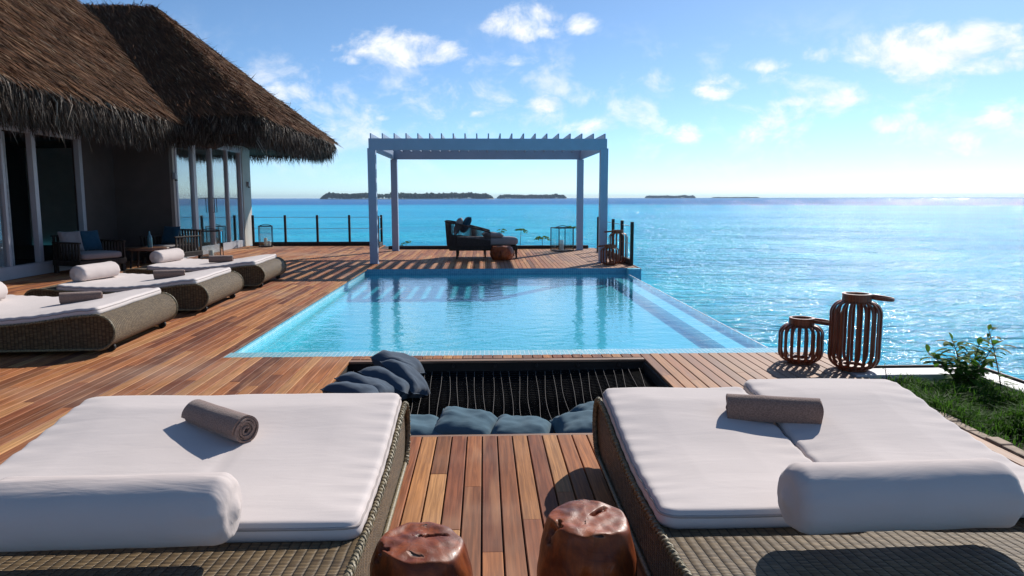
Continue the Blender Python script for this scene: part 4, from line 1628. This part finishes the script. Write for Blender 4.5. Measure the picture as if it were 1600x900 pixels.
# ------------------------------------------------------------------ daybed under the pergola
def daybed():
    root = empty('daybed', (-.03, 19.25, 0), 0, 'grey rope daybed with high rounded back under the pergola', 'daybed')
    L, W = 1.82, 1.0
    x0, x1 = -.91, .91
    mb_ = MB().span(x0 + .05, x1 - .02, -W / 2 + .02, W / 2 - .02, .21, .33)
    mb_.build('base_frame', M['dark_timber'], root, bevel=.02)
    for (lx, ly) in ((x0 + .26, -W / 2 + .10), (x1 - .06, -W / 2 + .10), (x0 + .26, W / 2 - .10), (x1 - .10, W / 2 - .10), (0.05, 0)):
        MB().tube([(lx, ly, .215), (lx - .015 if lx < 0 else lx + .01, ly, .002)], [.035, .022], 10).build('leg', M['dark_timber'], root, smooth=40)
    MB()
    m2 = mattress_mb_simple(x0 + .10, x1, -W / 2 + .05, W / 2 - .05, .33, .54)
    m2.build('seat_cushion', M['grey_fabric'], root, smooth=180)
    # U-shaped rope back: camera side, rounded back, far side
    path = []
    xe = .19
    rr = .28
    for k in range(28):
        path.append((xe - (xe - (x0 + rr)) * k / 27, -W / 2))
    for k in range(1, 12):
        a = -pi / 2 - pi / 2 * k / 12
        path.append((x0 + rr + rr * cos(a), -W / 2 + rr + rr * sin(a)))
    for k in range(14):
        path.append((x0, -W / 2 + rr + (W - 2 * rr) * k / 13))
    for k in range(1, 12):
        a = pi - pi / 2 * k / 12
        path.append((x0 + rr + rr * cos(a), W / 2 - rr + rr * sin(a)))
    for k in range(28):
        path.append((x0 + rr + (xe - x0 - rr) * k / 27, W / 2))

    def toph(x):
        s = max(0.0, min(1.0, (x - x0) / (xe - x0)))
        return .95 - .27 * (s ** 1.2)
    ropes = MB()
    for i in range(0, len(path) - 1):
        for f in (0.0,):
            px_ = path[i][0] + (path[i + 1][0] - path[i][0]) * f
            py_ = path[i][1] + (path[i + 1][1] - path[i][1]) * f
            t_ = toph(px_)
            lean = -.05 * max(0, (t_ - .7) / .25)
            pts = [(px_ + lean * .2, py_, .33), (px_ + lean * .6, py_ * 1.01, .33 + (t_ - .33) * .5), (px_ + lean, py_ * 1.03, t_)]
            ropes.tube(pts, .0095, 5)
    # the closely woven lower half
    lower = MB()
    lower.grid(lambda u, v: (path[int(u * (len(path) - 1))][0], path[int(u * (len(path) - 1))][1] * (1 + .01 * v) * .985, .325 + v * (toph(path[int(u * (len(path) - 1))][0]) - .33) * .42), len(path) - 1, 4)
    ropes.build('rope_back', M['chaise_rope'], root, smooth=40)
    lower.build('woven_panel', M['chaise_rope'], root, smooth=180)
    rail = [(p[0] - .05 * max(0, (toph(p[0]) - .7) / .25), p[1] * 1.03, toph(p[0])) for p in path]
    MB().tube(rail, .022, 8).build('top_rail', M['chaise_rope'], root, smooth=60)
    return root


def mattress_mb_simple(x0, x1, y0, y1, z0, z1):
    mb_ = MB()
    cx, cy, cz = (x0 + x1) / 2, (y0 + y1) / 2, (z0 + z1) / 2
    hx, hy, hz = (x1 - x0) / 2, (y1 - y0) / 2, (z1 - z0) / 2

    def se(c, e):
        return abs(c) ** e * (1 if c >= 0 else -1)

    def fn(u, v):
        a, b = 2 * pi * u, pi * (v - .5)
        e1, e2 = .42, .22
        return (cx + hx * se(cos(b), e1) * se(cos(a), e2), cy + hy * se(cos(b), e1) * se(sin(a), e2), cz + hz * se(sin(b), e1) + (.012 if v > .5 else 0) * cos(b) ** .5 * 0)
    mb_.grid(fn, 48, 20, closed_u=True)
    return mb_


daybed()
pillow((-.66, 18.98, .83), (0, -68, 0), (.46, .50, .17), 'grey_fabric', 'pale grey cushion against the daybed back', 71, 'cushions on the daybed')
pillow((-.46, 19.02, .86), (0, -62, 8), (.46, .46, .17), 'teal_fabric', 'deep blue cushion leaning on the daybed back', 72, 'cushions on the daybed')
o = pillow((.22, 19.0, .60), (0, 3, 4), (.56, .40, .14), 'grey_fabric', 'folded grey pillow lying flat on the daybed seat', 73, 'cushions on the daybed')


# ------------------------------------------------------------------ shaded terrace furniture by the villa
def armchair(loc, rz, label, pale):
    root = empty('armchair', loc, rz, label, 'armchair', 'dark armchairs in the shade of the villa')
    W, D = 1.05, .9
    MB().span(-W / 2, W / 2, -D / 2, D / 2, .16, .28).build('base_frame', M['dark_timber'], root, bevel=.01)
    for sx_ in (-1, 1):
        for sy_ in (-1, 1):
            MB().span(sx_ * (W / 2 - .05) - .035, sx_ * (W / 2 - .05) + .035, sy_ * (D / 2 - .05) - .035, sy_ * (D / 2 - .05) + .035, .002, .158).build('leg', M['dark_timber'], root)
    sl = MB()
    for sx_ in (-1, 1):
        for k in range(9):
            y_ = -D / 2 + .05 + k * (D - .1) / 8
            sl.box((sx_ * (W / 2 - .02), y_, .45), (.03, .045, .34))
    for k in range(12):
        x_ = -W / 2 + .05 + k * (W - .1) / 11
        sl.box((x_, D / 2 - .02, .52), (.045, .03, .48))
    sl.build('slats', M['dark_timber'], root)
    rl = MB()
    for sx_ in (-1, 1):
        rl.box((sx_ * (W / 2 - .02), -.02, .64), (.06, D - .04, .035))
    rl.box((0, D / 2 - .02, .775), (W, .05, .03))
    rl.build('arm_rail', M['dark_timber'], root, bevel=.008)
    mattress_mb_simple(-W / 2 + .06, W / 2 - .06, -D / 2, D / 2 - .08, .28, .44).build('seat_cushion', M['grey_fabric'], root, smooth=180)
    return root


armchair((-8.35, 15.9, 0), radians(62), 'dark slatted armchair with white seat in front of the near glass doors', True)
armchair((-7.55, 18.1, 0), radians(-20), 'dark slatted armchair with blue cushion against the brown wall', False)
pillow((-8.42, 16.08, .66), (72, 0, 62), (.46, .44, .16), 'teal_fabric', 'blue cushion on the shaded armchair nearest the glass doors', 81, 'cushions on the shaded armchairs')
pillow((-8.62, 15.72, .66), (70, 0, 50), (.44, .44, .16), 'grey_fabric', 'white cushion on the shaded armchair nearest the glass doors', 82, 'cushions on the shaded armchairs')
pillow((-7.62, 18.25, .66), (72, 0, -20), (.48, .44, .16), 'teal_fabric', 'blue cushion on the armchair beside the villa corner', 83, 'cushions on the shaded armchairs')
tb = empty('coffee_table', (-7.55, 16.75, 0), 0, 'low table with thick wooden slab top between the two armchairs', 'table')
mbt = MB()
for k in range(28):
    a = 2 * pi * k / 28
    rr = 1 + .10 * noise.noise((cos(a) * 1.5, sin(a) * 1.5, 4.0))
    mbt.v.append((.48 * rr * cos(a), .34 * rr * sin(a), .40))
for k in range(28):
    v_ = mbt.v[k]
    mbt.v.append((v_[0] * .98, v_[1] * .98, .46))
for k in range(28):
    mbt.face((k, (k + 1) % 28, 28 + (k + 1) % 28, 28 + k))
mbt.face(list(range(28))[::-1])
mbt.face(list(range(28, 56)))
mbt.build('slab_top', M['table_wood'], tb, bevel=.008)
for (lx, ly) in ((-.25, -.15), (.25, -.15), (-.25, .15), (.25, .15)):
    MB().tube([(lx, ly, .40), (lx * 1.15, ly * 1.15, .002)], [.03, .025], 8).build('leg', M['dark_timber'], tb, smooth=40)
o = MB().lathe([(.045, 0), (.052, .01), (.052, .20), (.040, .26), (.018, .30), (.016, .36), (.020, .365), (.001, .366)], n=24).build('bottle', M['bottle_glass'], smooth=40)
o.location = (-7.45, 16.72, .46)
tag(o, 'slender blue-green bottle standing on the slab-topped coffee table', 'bottle')

# ------------------------------------------------------------------ planted bed at the right
QX0, QX1, QY0, QY1 = 3.275, 4.32, 1.2, 6.22
pl = empty('planter', (3.9, 4.0, 0), 0, 'raised planting bed with white stone rim beside the right sunbed', 'planter')
mb = MB()
mb.span(QX0, QX1 + .20, QY1, QY1 + .26, -.9, -.004)
mb.span(QX1, QX1 + .20, QY0, QY1 - .002, -.9, -.004)
o = mb.build('rim', M['white_stone'], pl, bevel=.008)
o.location = (-3.9, -4.0, 0)
mb = MB()
mb.span(QX0 - .002, QX1 + .24, QY1 + .264, QY1 + .285, -.9, .016)
mb.span(QX1 + .204, QX1 + .23, QY0, QY1 + .262, -.9, .016)
o = mb.build('edge_board', M['dark_timber'], pl, bevel=.004)
o.location = (-3.9, -4.0, 0)
mb = MB()
yy = 1.2
rs = random.Random(9)
while yy < QY1 - .05:
    L = rs.uniform(.14, .26)
    mb.span(QX0 - .002, QX0 + .085 + rs.uniform(-.012, .012), yy, min(yy + L - .008, QY1 - .004), -.9, rs.uniform(-.022, -.006))
    yy += L
o = mb.build('stone_edging', M['sandstone'], pl, bevel=.008)
o.location = (-3.9, -4.0, 0)
mb = MB()
mb.grid(lambda u, v: (QX0 + .09 + u * (QX1 - QX0 - .091), QY0 + v * (QY1 - QY0 - .003), -.10 + .04 * noise.noise((u * 3, v * 12, 0))), 16, 60)
tag(mb.build('soil', M['soil'], smooth=180), kind='structure')
mb = MB()
rg = random.Random(21)
for _ in range(22000):
    x_ = rg.uniform(QX0 + .07, QX1 - .01)
    y_ = QY0 + 1.0 + rg.random() * (QY1 - QY0 - 1.02)
    cl = noise.noise((x_ * 2.4, y_ * 2.4, 3.0))
    if cl < -.28 and rg.random() < .8:
        continue
    L = rg.uniform(.07, .20) * (1 + .8 * cl)
    a = rg.uniform(0, 2 * pi)
    bend = rg.uniform(.3, 1.2)
    d_ = Vector((cos(a), sin(a), 0))
    sd = Vector((-sin(a), cos(a), 0)) * rg.uniform(.0025, .006)
    p0 = Vector((x_, y_, -.12))
    p1 = p0 + Vector((0, 0, L * .65)) + d_ * L * .2 * bend
    p2 = p0 + Vector((0, 0, L * (1.0 - .25 * bend))) + d_ * L * .7 * bend
    b = len(mb.v)
    mb.v += [tuple(p0 - sd), tuple(p0 + sd), tuple(p1 + sd * .8), tuple(p1 - sd * .8), tuple(p2)]
    mb.face((b, b + 1, b + 2, b + 3))
    mb.face((b + 3, b + 2, b + 4))
tag(mb.build('grass', M['grass_blade']), 'dark green tufted grass filling the raised planting bed', 'grass', kind='stuff')


def leaf(mb_, p, d_, L, W, up=Vector((0, 0, 1)), droop=.25):
    d_ = d_.normalized()
    sd = d_.cross(up)
    if sd.length < 1e-3:
        sd = Vector((1, 0, 0))
    sd.normalize()
    nr = sd.cross(d_)
    pts = [(0, .08), (.25, .8), (.5, 1.0), (.75, .7), (1.0, .02)]
    b = len(mb_.v)
    for (t_, w_) in pts:
        c = p + d_ * L * t_ - Vector((0, 0, 1)) * droop * L * t_ * t_
        mb_.v += [tuple(c - sd * W * w_ / 2 + nr * W * .12 * w_), tuple(c), tuple(c + sd * W * w_ / 2 + nr * W * .12 * w_)]
    for i in range(len(pts) - 1):
        for k in range(2):
            mb_.face((b + i * 3 + k, b + i * 3 + k + 1, b + i * 3 + 4 + k, b + i * 3 + 3 + k))


def stemmy(name, loc, stems, seed, m_leaf_, label, group, leaf_l, leaf_w, dens):
    """small plant: curved stems carrying leaves"""
    r_ = random.Random(seed)
    root = empty(name, loc, 0, label, 'plant', group)
    st, lf = MB(), MB()
    for (dx, dy, h_, lean, az_) in stems:
        pts = []
        for k in range(9):
            t_ = k / 8
            pts.append(Vector((dx + cos(az_) * lean * t_ ** 1.4, dy + sin(az_) * lean * t_ ** 1.4, h_ * t_)))
        st.tube(pts, [.006 * (1 - .6 * k / 8) for k in range(9)], 6)
        for k in range(int(dens * h_ / .3)):
            t_ = r_.uniform(.25, 1.0)
            i = min(7, int(t_ * 8))
            p = pts[i].lerp(pts[i + 1], t_ * 8 - i)
            a = r_.uniform(0, 2 * pi)
            d_ = Vector((cos(a), sin(a), r_.uniform(-.2, .7)))
            q = p + d_.normalized() * r_.uniform(.01, .05)
            st.tube([p, q], .0018, 4)
            leaf(lf, q, d_, leaf_l * r_.uniform(.6, 1.15), leaf_w * r_.uniform(.7, 1.1), droop=r_.uniform(.1, .5))
        leaf(lf, pts[-1], Vector((r_.gauss(0, .4), r_.gauss(0, .4), 1)), leaf_l * .8, leaf_w * .8)
    st.build('stem', M['plant_stem'], root, smooth=60)
    lf.build('foliage', M[m_leaf_], root)
    return root


stemmy('shrub', (4.05, 5.92, -.10), [(0, 0, .34, .30, 2.9), (.02, 0, .44, .14, 2.2), (.04, .03, .40, .12, .4), (-.02, .02, .30, .26, 3.4), (.03, -.02, .42, .20, .1), (.0, .02, .26, .16, 4.6), (-.03, .0, .36, .10, 3.6), (.05, 0, .30, .26, .7)], 31, 'shrub_leaf',
       'bushy young shrub with glossy leaves in the white-rimmed planting bed', 'plants in the planting bed', .125, .062, 22)
stemmy('shrub', (4.26, 5.75, -.14), [(0, 0, .60, .13, 2.5)], 33, 'shrub_leaf', 'tall single-stemmed seedling with sparse leaves at the planter corner', 'plants in the planting bed', .09, .045, 12)
stemmy('shrub', (4.40, 5.05, -.14), [(0, 0, .42, .10, 3.0), (.02, 0, .30, .08, .5)], 34, 'shrub_leaf', 'small leafy shoot at the outer planter rim, cut by the right edge', 'plants in the planting bed', .09, .045, 14)
stemmy('shrub', (3.50, 6.12, -.12), [(0, 0, .21, .04, 2.0)], 35, 'shrub_leaf', 'tiny weed beside the right sunbed corner under the tall lantern', 'plants in the planting bed', .05, .02, 6)


def seedling(loc, h_, n_, size, seed, label):
    """papaya-like seedling: bare stem, fan of lobed leaves at the top"""
    r_ = random.Random(seed)
    root = empty('seedling', loc, 0, label, 'plant', 'green seedlings behind the pergola')
    st, lf = MB(), MB()
    top = Vector((r_.uniform(-.04, .04), 0, h_))
    st.tube([(0, 0, 0), (top.x * .4, 0, h_ * .5), tuple(top)], [.010, .008, .006], 6)
    for k in range(n_):
        a = 2 * pi * k / n_ + r_.uniform(-.3, .3)
        d_ = Vector((cos(a), sin(a) * .8, r_.uniform(-.35, 1.1))).normalized()
        q = top + d_ * size * r_.uniform(.7, 1.1)
        st.tube([top, top.lerp(q, .5) + Vector((0, 0, .02)), q], .0035, 4)
        for j in range(5):
            aa = a + (j - 2) * .55
            leaf(lf, q, Vector((cos(aa), sin(aa), -.15)), size * r_.uniform(.7, 1.0), size * .38, droop=.4)
    st.build('stem', M['plant_stem'], root, smooth=60)
    lf.build('foliage', M['papaya_leaf'], root)


for (x_, y_, z_, h_, n_, s_, sd_, lab) in [
        (.58, 22.9, -.1, .62, 5, .12, 1, 'green seedling showing just above the daybed seat'),
        (1.12, 22.9, -.1, .64, 6, .14, 2, 'tallest bare-stemmed green seedling right of the daybed'),
        (1.83, 22.9, -.1, .36, 7, .16, 3, 'low spreading green seedling left of the pergola lantern'),
        (2.78, 22.95, -.1, .70, 6, .14, 4, 'green seedling behind the right rear pergola post'),
        (-2.42, 22.9, -.1, .26, 5, .11, 5, 'smallest green seedling beside the left rear pergola post')]:
    seedling((x_, y_, z_), h_, n_, s_, sd_, lab)
# strip of earth behind the far kerb that the seedlings grow in
mb = MB().span(-3.2, 3.3, 22.76, 23.2, -.55, -.095)
tag(mb.build('soil', M['soil']), kind='structure')

# ------------------------------------------------------------------ the air over the lagoon
HAZE = 1.15e-4
mb = MB().span(-7200, 7200, -7200, 7200, SEA_Z - 1.4, 26)
hz = bpy.data.materials.new('haze_air')
hz.use_nodes = True
t = NT(hz.node_tree)
vol = t.n('ShaderNodeVolumePrincipled', {'Color': (.62, .80, 1.0, 1), 'Density': HAZE, 'Anisotropy': 0.0})
ot = t.n('ShaderNodeOutputMaterial')
t.set(ot.inputs['Volume'], vol.outputs[0])
o = mb.build('haze', hz)
o['kind'] = 'stuff'
